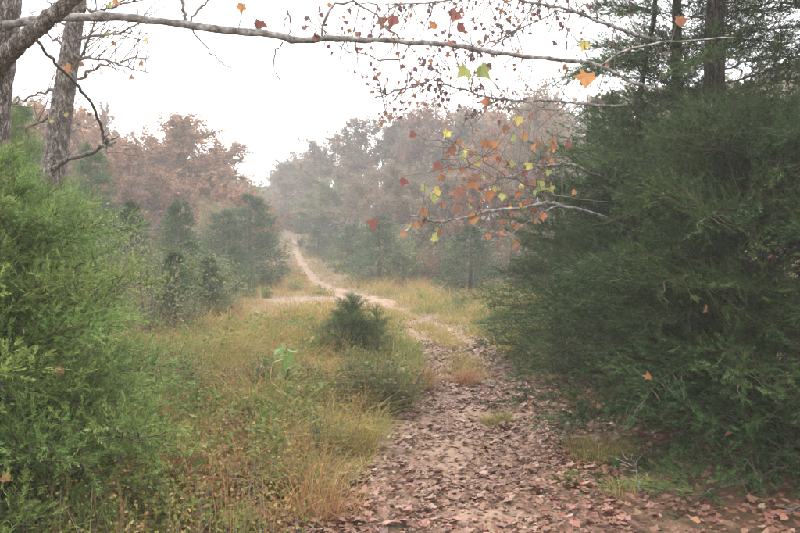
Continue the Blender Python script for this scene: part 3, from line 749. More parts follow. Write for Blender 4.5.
# left foreground: tall thin stalks over a green-brown tangle
n = 60000; y = 3.3 * (10.5 / 3.3) ** r.uniform(0, 1, n); x = path_x(y) - path_w(y) * .5 - r.uniform(0, 1, n) ** 1.0 * (.42 * y + .3)
k = off_path(x, y, .02); x, y = x[k], y[k]
tuft = vnoise(x * 2.6, y * 2.6, 41); pat = .55 * vnoise(x * .9, y * .9, 42) + .45 * vnoise(x * 3.1, y * 3.1, 43)
k = r.uniform(size=len(x)) < (.2 + 1.1 * tuft) * np.interp(y, [4.6, 6.2], [.45, 1]); x, y, tuft, pat = x[k], y[k], tuft[k], pat[k]
edge = np.interp(path_x(y) - path_w(y) / 2 - x, [0, .2, .6], [.6, .95, 1])
h = (.05 + .62 * tuft ** 2) * r.uniform(.4, 1.4, len(x)) * edge * np.interp(y, [3.5, 5.2, 7], [.45, .6, 1])
blades(mb, x, y, h, r.uniform(.002, .008, len(x)), r.uniform(.3, 2.4, len(x)), r, -.08 + .95 * pat + .5 * (r.uniform(size=len(x)) - .5) + np.interp(y, [5, 9], [.16, .03]))
# right verge and the strip between the ruts
n = 9000; y = 5.2 * (13 / 5.2) ** r.uniform(0, 1, n); x = path_x(y) + path_w(y) * .5 + np.abs(r.normal(0, .35, n))
k = vnoise(x * 2.4, y * 1.6, 51) > .52; x, y = x[k], y[k]
blades(mb, x, y, r.uniform(.05, .22, len(x)), r.uniform(.002, .005, len(x)), r.uniform(.2, 1, len(x)), r, r.normal(.3, .17, len(x)))
n = 9000; y = r.uniform(9.6, 21, n); x = path_x(y) - .06 + r.normal(0, .13, n)
k = vnoise(x * .5 + 3, y * 1.1, 61) > .30; x, y = x[k], y[k]
blades(mb, x, y, r.uniform(.05, .2, len(x)), r.uniform(.003, .007, len(x)), r.uniform(.2, 1, len(x)), r, r.normal(.42, .2, len(x)))
# under the woods and left margin, rough growth
n = 26000; y = r.uniform(14, 70, n); x = r.uniform(-.5, .5, n) * y
k = off_path(x, y, .3) & ((x < -.28 * y) | (x > .14 * y)); x, y = x[k], y[k]
blades(mb, x, y, r.uniform(.15, .6, len(x)), .006 + .0006 * y, r.uniform(.2, .9, len(x)), r, r.normal(.3, .2, len(x)))
tag(mb.build('meadow_grass', M['grass']), 'yellow olive autumn grass filling the clearing on both sides of the trail', 'grass', kind='stuff')

# weedy undergrowth with small leaves, left foreground
r = np.random.default_rng(88); mb = MB(); st = MB()
P, R = [], []
for i in range(380):
    y = 3.6 * (9.5 / 3.6) ** r.uniform(); x = path_x(y) - path_w(y) * .5 - .15 - r.uniform() * (.33 * y)
    h = r.uniform(.15, .5); b = np.array([x, y, tz(x, y)]); tip = b + [r.normal(0, .12), r.normal(0, .12), h]
    t = np.linspace(0, 1, 4)[:, None]; pts = b + (tip - b) * t + r.normal(0, .012, (4, 3)) * t
    tube(st, pts, np.linspace(.003, .0012, 4), 3, r.uniform(.3, 1), False)
    n = r.integers(10, 26); f = r.uniform(.3, 1, n)
    P.append(b + (tip - b) * f[:, None] + r.normal(0, .035, (n, 3))); R.append(np.clip(r.uniform(-.1, .6) + r.normal(0, .1, n), 0, 1))
P = np.concatenate(P); R = np.concatenate(R)
scatter_leaves(mb, P, r.uniform(.012, .034, len(P)), r, .9, R, LSO + LS[:3])
u = mb.build('undergrowth', M['grass']); tag(u, 'leafy weeds tangled through the grass left of the trail', 'weeds', kind='stuff')
st.build('stems', M['twig'], u)['kind'] = 'stuff'

# coarse weeds: low leafy plants of many colours through the grass
M['weed'] = mat('weed_leaf', [(0, (.085, .14, .032)), (.35, (.155, .18, .05)), (.6, (.25, .185, .07)), (.8, (.28, .135, .065)), (1, (.16, .066, .04))], .75, .3, .15)
WS = [shrub_mesh(s, 8, .085, 34, .8) for s in (61, 62, 63, 64)]
r = np.random.default_rng(19); ml, mw = MB(), MB()
for i in range(430):
    y = 4.5 * (36 / 4.5) ** (r.uniform() ** 1.25); x = path_x(y) - path_w(y) * .5 - .25 - r.uniform() ** .8 * (.33 * y) if r.uniform() < .8 or y < 14 else path_x(y) + path_w(y) * .5 + .3 + r.uniform() * .12 * y
    if not bool(off_path(np.array([x]), np.array([y]), .12)[0]) or (x > -.19 * y and x < -.02 * y and 15 < y < 24.5): continue
    h = r.uniform(.22, .62) * (.75 + .01 * y); w = h * r.uniform(.8, 1.5); z0 = tz(x, y) - .02; c, sn = math.cos(i * 1.9), math.sin(i * 1.9)
    hue = np.clip(.8 * vnoise(x * .8, y * .6, 33) - .2 + r.normal(0, .22), 0, 1)
    for src, dst in ((WS[i % 4][0], mw), (WS[i % 4][1], ml))[0 if i % 3 == 0 else 1:]:
        V, T, R = src.data(); V = V * [w, w, h]
        dst.add(np.stack([V[:, 0] * c - V[:, 1] * sn + x, V[:, 0] * sn + V[:, 1] * c + y, V[:, 2] + z0], 1), T, np.clip(hue + (R - .5) * .35, 0, 1))
o = ml.build('meadow_weeds', M['weed']); tag(o, 'coarse green, tan and rusty weeds growing through the grass', 'weeds', kind='stuff'); mw.build('stems', M['twig'], o)['kind'] = 'stuff'

# single grass clumps that stand out
def clump(label, px, py, w, h, n, R0, seed, m='grass', lean=(.3, 1.2), name='grass_clump'):
    r = np.random.default_rng(seed); p = ground(px, py); W_, H_ = w / F * p[1], h / F * p[1]
    t = thing(name, label, 'grass clump', (p[0], p[1], tz(p[0], p[1])))
    q = np.sqrt(r.uniform(0, 1, n)); az = r.uniform(0, 6.28, n)
    ir = .7 + .6 * vnoise(az * 1.3 + seed, q * 2, seed); x = q * np.cos(az) * W_ * .42 * ir; y = q * np.sin(az) * W_ * .42 * ir
    mb = MB(); hh = H_ * r.uniform(.25, 1.15, n) * (1.05 - .4 * q) * (.55 + .75 * vnoise(x * 9, y * 9, seed + 5))
    blades(mb, x, y, hh, r.uniform(.003, .007, n), r.uniform(*lean, n) * (.4 + .6 * q), r, R0 + r.normal(0, .14, n) + .2 * (vnoise(x * 6, y * 6, seed) - .5), z=np.full(n, -.02))
    mb.build('blades', M[m], t); return t
M['grass_dark'] = mat('dark_grass', [(0, (.05, .065, .025)), (.4, (.10, .11, .04)), (.7, (.2, .17, .07)), (1, (.27, .17, .09))], .75, .3, .15)
clump('bushy olive grass clump overhanging the left edge of the trail', 372, 408, 110, 76, 1000, .34, 1, 'grass_dark', (.3, 1.8))
clump('straw coloured grass tuft in front of the little cedar', 334, 388, 80, 44, 1300, .5, 2, 'grass', (.3, 1.8))
clump('tan weed tuft standing between the wheel ruts', 465, 388, 34, 34, 420, .88, 3, 'grass', (.4, 1.8))
clump('yellow green grass tuft right of the trail by the dark cedar', 500, 428, 46, 24, 800, .25, 4)
clump('yellowish grass tuft under the front of the dark cedar', 570, 486, 50, 24, 800, .25, 5)
clump('rusty grass tuft on the left bank of the trail', 422, 392, 30, 40, 700, .75, 6)
clump('tall brown grass clump at the bottom beside the trail', 322, 522, 90, 105, 330, .72, 7, lean=(.3, 2.0))
clump('green grass clump at the bottom of the left bank', 300, 500, 100, 66, 420, .12, 8, lean=(.3, 2.0))
clump('feathery brown grass clump in front of the left cedar', 222, 500, 100, 84, 300, .68, 9, lean=(.3, 2.0))
# seed stalks standing over the grass
r = np.random.default_rng(91); mb = MB(); n = 1500
y = 3.9 * (22 / 3.9) ** r.uniform(0, 1, n); x = path_x(y) - path_w(y) * .5 - .12 - r.uniform(0, 1, n) * .3 * y
k = off_path(x, y, .1); x, y = x[k], y[k]; n = len(x); h = r.uniform(.25, .62, n)
blades(mb, x, y, h, .0022 + .0002 * y, r.uniform(.05, .4, n), r, r.normal(.8, .12, n))
P = np.repeat(np.stack([x, y, terrain(x, y) + h * .9], 1), 4, 0) + r.normal(0, 1, (n * 4, 3)) * [.018, .018, .05]
scatter_leaves(mb, P, r.uniform(.008, .02, len(P)), r, 1.5, r.normal(.85, .12, len(P)), LSO)
tag(mb.build('seed_stalks', M['grass']), 'thin brown seed stalks standing above the grass left of the trail', 'grass stalks', kind='stuff')

# ------------------------------------------------------------------ sycamores
def limb(parent, ctrl, r0, r1, m, n=40, rough=.006, k=7, name='limb', seed=0):
    P = smooth_path(ctrl, n, rough, seed); mb = MB()
    rr = np.linspace(r0, r1, n) * (1 + .10 * np.random.default_rng(seed).normal(size=n))
    tube(mb, P, rr, k, .5); o = mb.build(name, M[m], parent, True); o['pts'] = 0; del o['pts']
    return o, P
LM = {}
def leafobj(parent, pos, size, m, r, shapes=6, hang=True, face=False):
    k = int(r.integers(6)) if shapes == 6 else int(r.integers(10))
    if (k, m) not in LM: LM[(k, m)] = LEAFM[k].mesh('leaf_blade', M[m])
    o = link('leaf', LM[(k, m)], parent); o.scale = (size * r.uniform(.65, 1.05), size, size * r.uniform(.8, 1.5))
    # leaves hang tip down, faces turned about anyhow
    if hang: o.rotation_euler = Euler((math.pi / 2 + math.pi + r.normal(0, .4), r.normal(0, .6), r.normal(0, .5)), 'XYZ')
    else: o.rotation_euler = (r.uniform(-.8, .8), r.uniform(-.8, .8), r.uniform(0, 6.28))
    if face: o.rotation_euler = Euler((math.pi * 1.5 + r.normal(0, .25), r.normal(0, .7), r.normal(0, .35)), 'XYZ'); o.scale = (size, size, size)
    o.location = pos
    return o

r = np.random.default_rng(101)
# near left sycamore: trunk, a thick rising limb and the long pale limb across the top
TX, TY = (-4 - 400) / F * 5.6, 5.6
T1 = thing('sycamore_tree', 'scaly trunk at the top left corner carrying the long pale limb', 'tree', (0, 0, 0))
b0 = np.array([TX - .02, TY, tz(TX, TY) - .05])
tp = smooth_path([b0, b0 + [.0, 0, 1.2], at(-8, 120, TY), at(0, 50, TY), at(6, -20, TY), at(10, -140, TY), at(4, -260, TY)], 110)
mb = MB(); tube(mb, tp, np.interp(np.linspace(0, 1, 110), [0, .3, 1], [.13, .11, .085]), 26, .5, True, .022, 3); mb.build('trunk', M['bark_grey'], T1, True)
l2, _ = limb(T1, [at(-16, 92, 5.55), at(0, 64, 5.4), at(22, 42, 5.2), at(48, 20, 5.1), at(78, -4, 5.0), at(104, -34, 5.0)], .062, .038, 'bark_grey', 24, .006, 10, seed=2)
LP = [(6, 26, 5.5), (40, 19, 5.45), (85, 17.5, 5.4), (130, 18, 5.4), (180, 24, 5.4), (230, 31, 5.4), (268, 33, 5.4), (298, 41, 5.4), (325, 38, 5.4), (360, 40, 5.45), (400, 41, 5.5), (440, 44, 5.5), (470, 48, 5.6), (500, 53, 5.65), (530, 57, 5.7), (560, 60, 5.75), (601, 66, 5.8), (628, 81, 5.85), (656, 89, 5.9)]
long_l, LPT = limb(T1, [at(*q) for q in LP], .028, .009, 'bark_pale', 70, .003, 9, seed=3)
def sub(parent, pl, r0, r1, m='twig', n=14, rough=.006, name='twig', seed=0, k=4):
    return limb(parent, [at(*q) for q in pl], r0, r1, m, n, rough, k, name, seed)
sub(long_l, [(322, 37, 5.4), (325, 20, 5.4), (333, 6, 5.4), (348, 2, 5.4), (362, 6, 5.4), (378, 17, 5.4), (390, 30, 5.42), (400, 39, 5.45)], .009, .006, 'bark_pale', seed=4)
sub(long_l, [(185, 24, 5.4), (184, 8, 5.4), (180, -8, 5.4)], .012, .008, 'bark_pale', seed=5)
sub(long_l, [(188, 24, 5.4), (196, 12, 5.4), (210, 0, 5.4), (222, -10, 5.4)], .009, .006, 'bark_pale', seed=6)
sub(long_l, [(190, 26, 5.4), (202, 42, 5.4), (218, 58, 5.4), (232, 68, 5.4)], .0055, .003, seed=7)
sub(long_l, [(286, 36, 5.4), (285, 20, 5.4), (288, 12, 5.4), (291, 26, 5.4), (288, 36, 5.4)], .006, .004, seed=8)
sub(long_l, [(283, 42, 5.4), (276, 52, 5.4), (274, 66, 5.4), (280, 80, 5.4)], .0055, .003, seed=9)
sub(long_l, [(601, 66, 5.8), (622, 52, 5.8), (648, 44, 5.85), (690, 41, 5.9), (735, 38, 6.0)], .009, .004, 'bark_pale', seed=10)
sub(long_l, [(566, 60, 5.75), (567, 84, 5.75), (561, 100, 5.8)], .004, .003, seed=11)
sub(long_l, [(566, 60, 5.75), (567, 30, 5.7), (569, 0, 5.7), (570, -20, 5.7)], .004, .003, seed=12)
sub(long_l, [(410, 42, 5.5), (396, 60, 5.5), (350, 52, 5.5), (336, 44, 5.5)], .0055, .003, seed=13)

# second, mottled trunk that leans right
T2 = thing('leaning_tree', 'mottled grey trunk leaning right behind the left cedar', 'tree', (0, 0, 0))
d2 = 8.2; bx = at(30, 330, d2); bx[2] = tz(bx[0], bx[1]) - .05
tp2 = smooth_path([bx, at(42, 240, d2), at(52, 180, d2), at(60, 120, d2), at(69, 60, d2), at(76, 10, d2), at(86, -80, d2), at(92, -200, d2)], 120, .003, 4)
mb = MB(); tube(mb, tp2, np.interp(np.linspace(0, 1, 120), [0, .45, .75, 1], [.125, .098, .072, .05]), 24, .5, True, .022, 5); mb.build('trunk', M['bark_grey'], T2, True)
dead, _ = limb(T2, [at(52, 168, 8.15), at(66, 161, 7.8), at(84, 155, 7.5), at(98, 149, 7.25), at(108, 140, 7.1)], .023, .015, 'bark_grey', 18, .006, 7, seed=21, name='broken_limb')
tip = MB(); 
for (e, rr_) in (((118, 136), .012), ((114, 146), .010), ((108, 132), .009), ((107, 152), .011), ((116, 142), .009)):
    tube(tip, smooth_path([at(104, 143, 7.15), at((104 + e[0]) / 2, (143 + e[1]) / 2 + 1, 7.12), at(e[0], e[1], 7.08)], 6, .006, int(e[0])), np.linspace(rr_ * 1.4, rr_ * .6, 6), 5, .9)
tip.build('splintered_end', M['bark_pale'], dead, True)
sub(T2, [(70, 157, 7.7), (110, 152, 7.6), (145, 158, 7.6)], .006, .002, 'twig', seed=22)
fan = [((78, 8, d2), (100, 12, 8), (128, 2, 7.8), (150, -6, 7.6)), ((74, 40, d2), (100, 36, 8.0), (130, 28, 7.8), (152, 12, 7.7)), ((70, 82, d2), (92, 70, 8), (118, 62, 7.8), (150, 56, 7.7)),
       ((70, 78, d2), (84, 50, 8.1), (92, 24, 8), (96, -4, 8)), ((72, 60, d2), (94, 58, 8), (120, 66, 7.8), (156, 74, 7.7)), ((74, 36, d2), (58, 20, 8.3), (44, -4, 8.3)), ((72, 50, d2), (50, 36, 8.4), (28, 8, 8.4)),
       ((66, 90, d2), (44, 92, 8.4), (20, 102, 8.5), (2, 110, 8.5)), ((62, 110, d2), (40, 122, 8.4), (16, 130, 8.5))]
fanr = random.Random(4)
for i, f in enumerate(fan):
    o, Pn = sub(T2, list(f), .016, .005, 'twig', 16, .012, 'branch', 30 + i, 5)
    for j in range(11):
        a = Pn[int(3 + j * 1.1)]; e = a + np.array([fanr.uniform(-.05, .5), fanr.uniform(-.2, .2), fanr.uniform(-.15, .4)])
        tw = MB(); tube(tw, smooth_path([a, (a + e) / 2 + [0, 0, fanr.uniform(-.03, .05)], e], 6, .006, j), np.linspace(.0065, .003, 6), 3, .5, False); tw.build('twig', M['twig'], o)
# bent vine from the thick limb down to the broken limb
vt = MB(); tube(vt, smooth_path([at(36, 40, 5.15), at(58, 66, 5.5), at(78, 86, 6.0), at(93, 106, 6.5), at(101, 126, 7.0), at(104, 143, 7.15)], 30, .004, 3), np.linspace(.010, .012, 30), 6, .3)
tag(vt.build('hanging_vine', M['twig'], smooth=True), 'bent brown vine curving down to the splintered limb end', 'vine')

# right sycamore sapling: trunk hidden in the cedars, low limb with bright leaves, fine limbs overhead
T3 = thing('sycamore_sapling', 'slender sycamore whose pale limbs hold bright autumn leaves before the cedars', 'tree', (0, 0, 0))
d3 = 8.3; bx = at(642, 400, d3); bx[2] = tz(bx[0], bx[1]) - .05
tp3 = smooth_path([bx, at(640, 330, d3), at(634, 230, d3), at(636, 150, d3), at(640, 90, d3), at(652, 30, d3), at(660, -50, d3), at(664, -150, d3)], 36, .008, 6)
mb = MB(); tube(mb, tp3, np.linspace(.036, .018, 36), 8, .5); mb.build('trunk', M['cedar_trunk'], T3, True)
low, LOWP = sub(T3, [(634, 232, 8.3), (600, 216, 7.1), (564, 206, 6.8), (545, 203, 6.7), (520, 208, 6.6), (490, 211, 6.55), (462, 218, 6.5), (436, 221, 6.5), (412, 216, 6.5)], .016, .006, 'bark_pale', 40, .005, 'limb', 41, 7)
low2, L2P = sub(T3, [(634, 236, 8.3), (590, 214, 7.0), (556, 207, 6.7), (528, 222, 6.6), (506, 238, 6.55), (484, 248, 6.5)], .008, .003, 'bark_pale', 24, .006, 'limb', 42, 5)
up2, U2P = sub(T3, [(636, 190, 8.3), (590, 172, 7.1), (560, 163, 6.9), (530, 168, 6.8), (506, 178, 6.7), (480, 172, 6.7), (456, 164, 6.7)], .010, .003, 'bark_pale', 30, .008, 'limb', 43, 5)
up3, U3P = sub(T3, [(636, 205, 8.3), (580, 200, 7.0), (540, 190, 6.8), (500, 172, 6.7), (470, 150, 6.65), (440, 140, 6.6)], .008, .002, 'twig', 30, .008, 'limb', 44, 5)
ov1, O1P = sub(T3, [(640, 106, 8.3), (597, 105, 7.2), (560, 101, 7.0), (530, 101, 6.9), (496, 99, 6.8), (462, 89, 6.7), (429, 83, 6.6), (400, 90, 6.6), (375, 97, 6.5)], .013, .003, 'bark_pale', 40, .005, 'limb', 45, 6)
ov2, O2P = sub(T3, [(655, 40, 8.3), (640, 36, 7.2), (600, 22, 7.0), (565, 9, 6.9), (530, 2, 6.8), (490, -4, 6.7), (440, 2, 6.7), (400, 4, 6.7), (350, 4, 6.6)], .016, .004, 'bark_pale', 44, .005, 'limb', 46, 6)
ov3, O3P = sub(T3, [(648, 44, 8.3), (600, 20, 7.1), (560, 12, 6.9), (520, 30, 6.8), (480, 48, 6.7), (440, 76, 6.6), (400, 90, 6.6)], .007, .002, 'twig', 30, .008, 'limb', 47, 4)

tw = np.random.default_rng(55)
def twigs(parent, PT, n, lo, hi, seg=(.12, .35), vert=(-1, .6), leafn=(0, 0), mats=(), size=(.04, .07), shapes=10, rad=.0052, sidex=(-.25, .12)):
    for i in range(n):
        f = tw.uniform(lo, hi) * (len(PT) - 1); a = PT[int(f)]
        l = tw.uniform(*seg); e = a + np.array([tw.uniform(*sidex), tw.uniform(-.15, .15), l * tw.uniform(*vert)])
        pts = smooth_path([a, (a + e) / 2 + tw.normal(0, .03, 3), e], 7, .004, i); mb = MB()
        tube(mb, pts, np.linspace(rad, rad * .5, 7), 3, .6, False); o = mb.build('twig', M['twig'], parent)
        nl = tw.integers(leafn[0], leafn[1] + 1)
        for j in range(nl):
            p = pts[tw.integers(3, 7)] + tw.normal(0, .03, 3)
            leafobj(parent, p, tw.uniform(*size), mats[tw.integers(len(mats))], tw, shapes)
pm = ('leaf_purple', 'leaf_purple', 'leaf_brown')
twigs(ov1, O1P, 50, .45, 1, (.12, .42), (-.9, .8), (1, 3), pm, (.035, .06), 10)
twigs(ov2, O2P, 56, .45, 1, (.15, .5), (-1, -.1), (1, 3), pm, (.035, .065), 10)
twigs(ov3, O3P, 36, .35, 1, (.12, .4), (-.9, .8), (1, 3), pm, (.035, .06), 10)
twigs(long_l, LPT, 26, .42, .82, (.12, .40), (-1, .7), (1, 3), pm, (.035, .065), 10, .0045)
bm = ('leaf_orange', 'leaf_yellow', 'leaf_red', 'leaf_brown', 'leaf_brown', 'leaf_orange', 'leaf_green', 'leaf_brown')
for L_, P_, n_ in ((ov1, O1P, 30), (ov2, O2P, 34), (ov3, O3P, 20)): twigs(L_, P_, n_, .05, .6, (.15, .5), (-.9, 1), (0, 2), pm, (.035, .06), 10)
twigs(low, LOWP, 22, .35, 1, (.05, .24), (-.7, 1), (0, 2), bm, (.05, .095), 6, .0040)
twigs(low2, L2P, 12, .3, 1, (.08, .3), (-1, .3), (0, 1), ('leaf_brown', 'leaf_brown', 'leaf_orange'), (.05, .08), 6, .0035)
twigs(up2, U2P, 24, .3, 1, (.08, .35), (-.6, 1), (0, 2), bm, (.05, .09), 6, .0040)
twigs(up3, U3P, 32, .3, 1, (.08, .4), (-.5, 1), (0, 1), bm, (.05, .09), 6, .0040)

LEAVES = [  # photo px, py, size px, colour, limb
 (260, 22, 16, 'leaf_red', long_l, 5.4), (383, 19, 18, 'leaf_red', long_l, 5.42), (394, 17, 18, 'leaf_red', long_l, 5.42), (465, 69, 19, 'leaf_green', long_l, 5.6), (481, 68, 21, 'leaf_green', long_l, 5.6),
 (587, 75, 25, 'leaf_orange', long_l, 5.8), (584, 43, 14, 'leaf_yellow', long_l, 5.8), (679, 19, 17, 'leaf_orange', long_l, 5.9), (488, 102, 14, 'leaf_orange', ov1, 6.8), (242, 5, 14, 'leaf_orange', long_l, 5.4),
 (110, 4, 8, 'leaf_green', long_l, 5.4), (117, 1, 9, 'leaf_orange', long_l, 5.4), (456, 12, 18, 'leaf_red', ov2, 6.7), (462, 26, 16, 'leaf_red', ov2, 6.7), (435, 24, 12, 'leaf_orange', ov2, 6.7),
 (519, 118, 13, 'leaf_yellow', up3, 6.7), (506, 126, 11, 'leaf_orange', up3, 6.7), (524, 135, 12, 'leaf_orange', up3, 6.8), (513, 137, 10, 'leaf_green', up3, 6.8), (448, 132, 11, 'leaf_yellow', up3, 6.6),
 (487, 141, 14, 'leaf_orange', up3, 6.7), (459, 141, 9, 'leaf_orange', up3, 6.6), (451, 148, 14, 'leaf_red', up3, 6.6), (439, 165, 15, 'leaf_red', up2, 6.7), (475, 182, 18, 'leaf_brown', up2, 6.7),
 (510, 164, 10, 'leaf_green', up2, 6.7), (529, 164, 12, 'leaf_yellow', up2, 6.8), (524, 171, 11, 'leaf_red', up2, 6.8), (549, 171, 9, 'leaf_green', up2, 6.85), (567, 144, 10, 'leaf_red', up3, 6.9), (553, 139, 9, 'leaf_brown', up3, 6.9),
 (488, 192, 15, 'leaf_orange', low, 6.6), (496, 187, 10, 'leaf_yellow', low, 6.6), (503, 195, 11, 'leaf_green', low, 6.6), (539, 186, 13, 'leaf_green', low, 6.7), (550, 188, 10, 'leaf_green', low, 6.7),
 (424, 210, 14, 'leaf_orange', low, 6.5), (427, 217, 10, 'leaf_yellow', low, 6.5), (433, 237, 12, 'leaf_green', low, 6.5), (470, 220, 15, 'leaf_orange', low, 6.5), (455, 208, 10, 'leaf_brown', low, 6.5),
 (439, 190, 12, 'leaf_yellow', low, 6.5), (425, 187, 10, 'leaf_green', low, 6.5), (376, 224, 14, 'leaf_red', low, 6.5), (489, 235, 10, 'leaf_orange', low2, 6.5), (504, 220, 9, 'leaf_brown', low2, 6.55), (521, 203, 10, 'leaf_orange', low, 6.6),
 (411, 134, 10, 'leaf_red', up3, 6.6), (404, 180, 12, 'leaf_red', up2, 6.6), (517, 243, 10, 'leaf_brown', low2, 6.6), (456, 190, 14, 'leaf_brown', up2, 6.6), (434, 197, 10, 'leaf_green', low, 6.5), (442, 203, 9, 'leaf_orange', low, 6.5)]
rl = np.random.default_rng(9)
limbP = {long_l.name: LPT, ov1.name: O1P, ov2.name: O2P, up2.name: U2P, up3.name: U3P, low.name: LOWP, low2.name: L2P}
for (px, py, s, m, par, d) in LEAVES:
    p = at(px, py, d); leafobj(par, p, s / F * d * 1.1, m, rl, face=True)
    PT = limbP[par.name]; q = PT[np.argmin(np.linalg.norm(PT - p, axis=1))]
    mb = MB(); tube(mb, smooth_path([q, (p + q) / 2 + rl.normal(0, .02, 3), p + [0, 0, .03]], 6), np.linspace(.0042, .0025, 6), 3, .6, False); mb.build('leaf_stalk', M['twig'], par)
for (px, py, s, m, d) in [(70, 68, 13, 'leaf_orange', 8.0), (80, 64, 9, 'leaf_brown', 8.0), (142, 62, 11, 'leaf_orange', 7.7), (132, 76, 10, 'leaf_brown', 7.7), (112, 42, 8, 'leaf_orange', 7.9), (107, 33, 9, 'leaf_green', 7.9), (146, 38, 8, 'leaf_yellow', 7.7), (66, 114, 8, 'leaf_yellow', 8.0), (90, 113, 8, 'leaf_red', 8.0), (51, 120, 8, 'leaf_yellow', 8.0)]:
    leafobj(T2, at(px, py, d), s / F * d, m, rl)

# leaves caught on the cedars
for (px, py, s, m, d, lb) in [(648, 378, 11, 'leaf_orange', 5.5, 'orange dead leaf caught low on the front of the dark cedar'), (705, 311, 14, 'leaf_brown', 5.4, 'large rusty leaf caught halfway up the dark cedar'),
                              (770, 257, 8, 'leaf_orange', 5.5, 'small orange leaf caught high at the right of the dark cedar'), (727, 434, 10, 'leaf_brown', 5.4, 'pale brown leaf caught near the foot of the dark cedar'),
                              (60, 372, 14, 'leaf_brown', 4.0, 'brown leaf caught in the bright left cedar'), (6, 480, 16, 'leaf_orange', 3.9, 'orange leaf caught at the bottom left in the bright cedar'), (599, 407, 7, 'leaf_red', 5.7, 'small red leaf caught at the left skirt of the dark cedar')]:
    k = int(rl.integers(6))
    o = link('caught_leaf', LEAFM[k].mesh('leaf_blade', M[m])); o.location = at(px, py, d); o.scale = (s / F * d,) * 3
    o.rotation_euler = (math.pi / 2 + rl.normal(0, .4), rl.normal(0, .5), rl.normal(0, .5)); tag(o, lb, 'leaf', 'leaves caught in the cedars')

# ------------------------------------------------------------------ sapling with fresh leaves
p = ground(287, 402); x, y = p[0], p[1]
sp_ = thing('green_sapling', 'small sapling with bright green leaves in the grass', 'sapling', (x, y, tz(x, y)))
hgt = 54 / F * y
mb = MB(); stp = smooth_path([(0, 0, -.02), (.01, 0, hgt * .5), (-.005, .01, hgt)], 8); tube(mb, stp, np.linspace(.010, .005, 8), 5); mb.build('stem', M['twig'], sp_)
rs = np.random.default_rng(3)
for i in range(13):
    z = hgt * (.22 + .80 * i / 12); az = i * 2.4; q = .03 + .03 * rs.uniform()
    k = 6 + i % 4
    if (k, 'leaf_fresh') not in LM: LM[(k, 'leaf_fresh')] = LEAFM[k].mesh('leaf_blade', M['leaf_fresh'])
    o = link('leaf', LM[(k, 'leaf_fresh')], sp_); o.scale = (.20 * rs.uniform(.8, 1.2),) * 3
    o.location = (math.cos(az) * q, math.sin(az) * q, z); o.rotation_euler = Euler((-.5 + rs.normal(0, .3), rs.normal(0, .3), az - math.pi / 2), 'XYZ')

# ------------------------------------------------------------------ fallen sticks, lower right
def stick(label, pl, r0, r1, seed, side=3, m='twig'):
    C = []
    for (px, py, h) in pl:
        p = ground(px, py); C.append([p[0], p[1], tz(p[0], p[1]) + h])
    P = smooth_path(C, 16, .004, seed); mb = MB(); tube(mb, P, np.linspace(r0, r1, 16), 6, .5)
    rr = np.random.default_rng(seed)
    for i in range(side):
        a = P[int(rr.integers(4, 14))]; e = a + [rr.uniform(-.15, .15), rr.uniform(-.1, .1), rr.uniform(.02, .12)]
        tube(mb, smooth_path([a, (a + e) / 2 + rr.normal(0, .015, 3), e], 6), np.linspace(r1, r1 * .4, 6), 4, .5)
    return tag(mb.build('fallen_stick', M[m], smooth=True), label, 'stick')
stick('dark fallen stick lying in the leaves at the lower right corner', [(770, 522, .03), (790, 519, .04), (830, 512, .05)], .012, .008, 1)
stick('thin stick lying across the leaves under the right cedar', [(700, 505, .06), (745, 497, .09), (800, 485, .14)], .008, .005, 2)
stick('pale forked twig standing in leaves left of the cedar foot', [(640, 497, .02), (636, 494, .12), (632, 490, .22)], .006, .003, 3, 4, 'bark_pale')
stick('short pale stick lying on the right edge of the trail', [(508, 428, .04), (520, 425, .05), (532, 423, .04)], .012, .008, 4, 0, 'bark_pale')
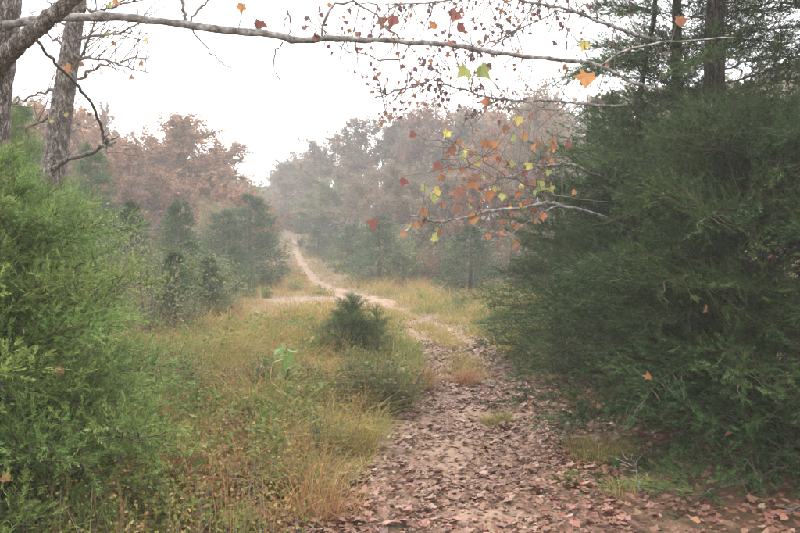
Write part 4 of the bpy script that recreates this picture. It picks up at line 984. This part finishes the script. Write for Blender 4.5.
# fallen cedar sprig
p = ground(725, 510)
sg = thing('cedar_sprig', 'fresh green cedar sprig lying on the leaves below the dark cedar', 'sprig', (p[0], p[1], tz(p[0], p[1]) + .07), 2.7)
L, wm, fm = bough_mesh('small', 1, 'cedar_light'); o = link('stem', wm, sg); o.scale = (.8, .6, .35); o.rotation_euler = (0, -.02, 0); link_m('spray', fm, M['cedar_light'], o)

# stand the three hand-shaped trees on their own bases
for t_, b_ in ((T1, tp[0]), (T2, tp2[0]), (T3, tp3[0])):
    t_.location = b_
    for ch in t_.children: ch.matrix_parent_inverse = Matrix.Translation(-Vector(b_))

# ------------------------------------------------------------------ haze
mb = MB(); lo, hi = np.array([-265, -265, -2.]), np.array([265, 265, 22.])
c = np.array([[lo[0], lo[1], lo[2]], [hi[0], lo[1], lo[2]], [hi[0], hi[1], lo[2]], [lo[0], hi[1], lo[2]], [lo[0], lo[1], hi[2]], [hi[0], lo[1], hi[2]], [hi[0], hi[1], hi[2]], [lo[0], hi[1], hi[2]]])
q = [(0, 3, 2, 1), (4, 5, 6, 7), (0, 1, 5, 4), (1, 2, 6, 5), (2, 3, 7, 6), (3, 0, 4, 7)]
mb.add(c, [t for f in q for t in ((f[0], f[1], f[2]), (f[0], f[2], f[3]))])
hm = bpy.data.materials.new('haze_air'); hm.use_nodes = True; n_ = hm.node_tree; n_.nodes.clear()
vo = n_.nodes.new('ShaderNodeVolumePrincipled'); ho = n_.nodes.new('ShaderNodeOutputMaterial'); n_.links.new(vo.outputs[0], ho.inputs['Volume'])
vo.inputs['Density'].default_value = .0023; vo.inputs['Color'].default_value = (.95, .955, .96, 1); vo.inputs['Anisotropy'].default_value = .3
vo.inputs['Density Attribute'].default_value = ''; vo.inputs['Color Attribute'].default_value = ''; vo.inputs['Temperature Attribute'].default_value = ''
hz = mb.build('haze', hm); tag(hz, 'pale mist hanging through the clearing and woods', 'haze', kind='stuff'); hz.visible_shadow = True
print('tris', sum(len(m.polygons) for m in bpy.data.meshes), 'objs', len(S.objects))
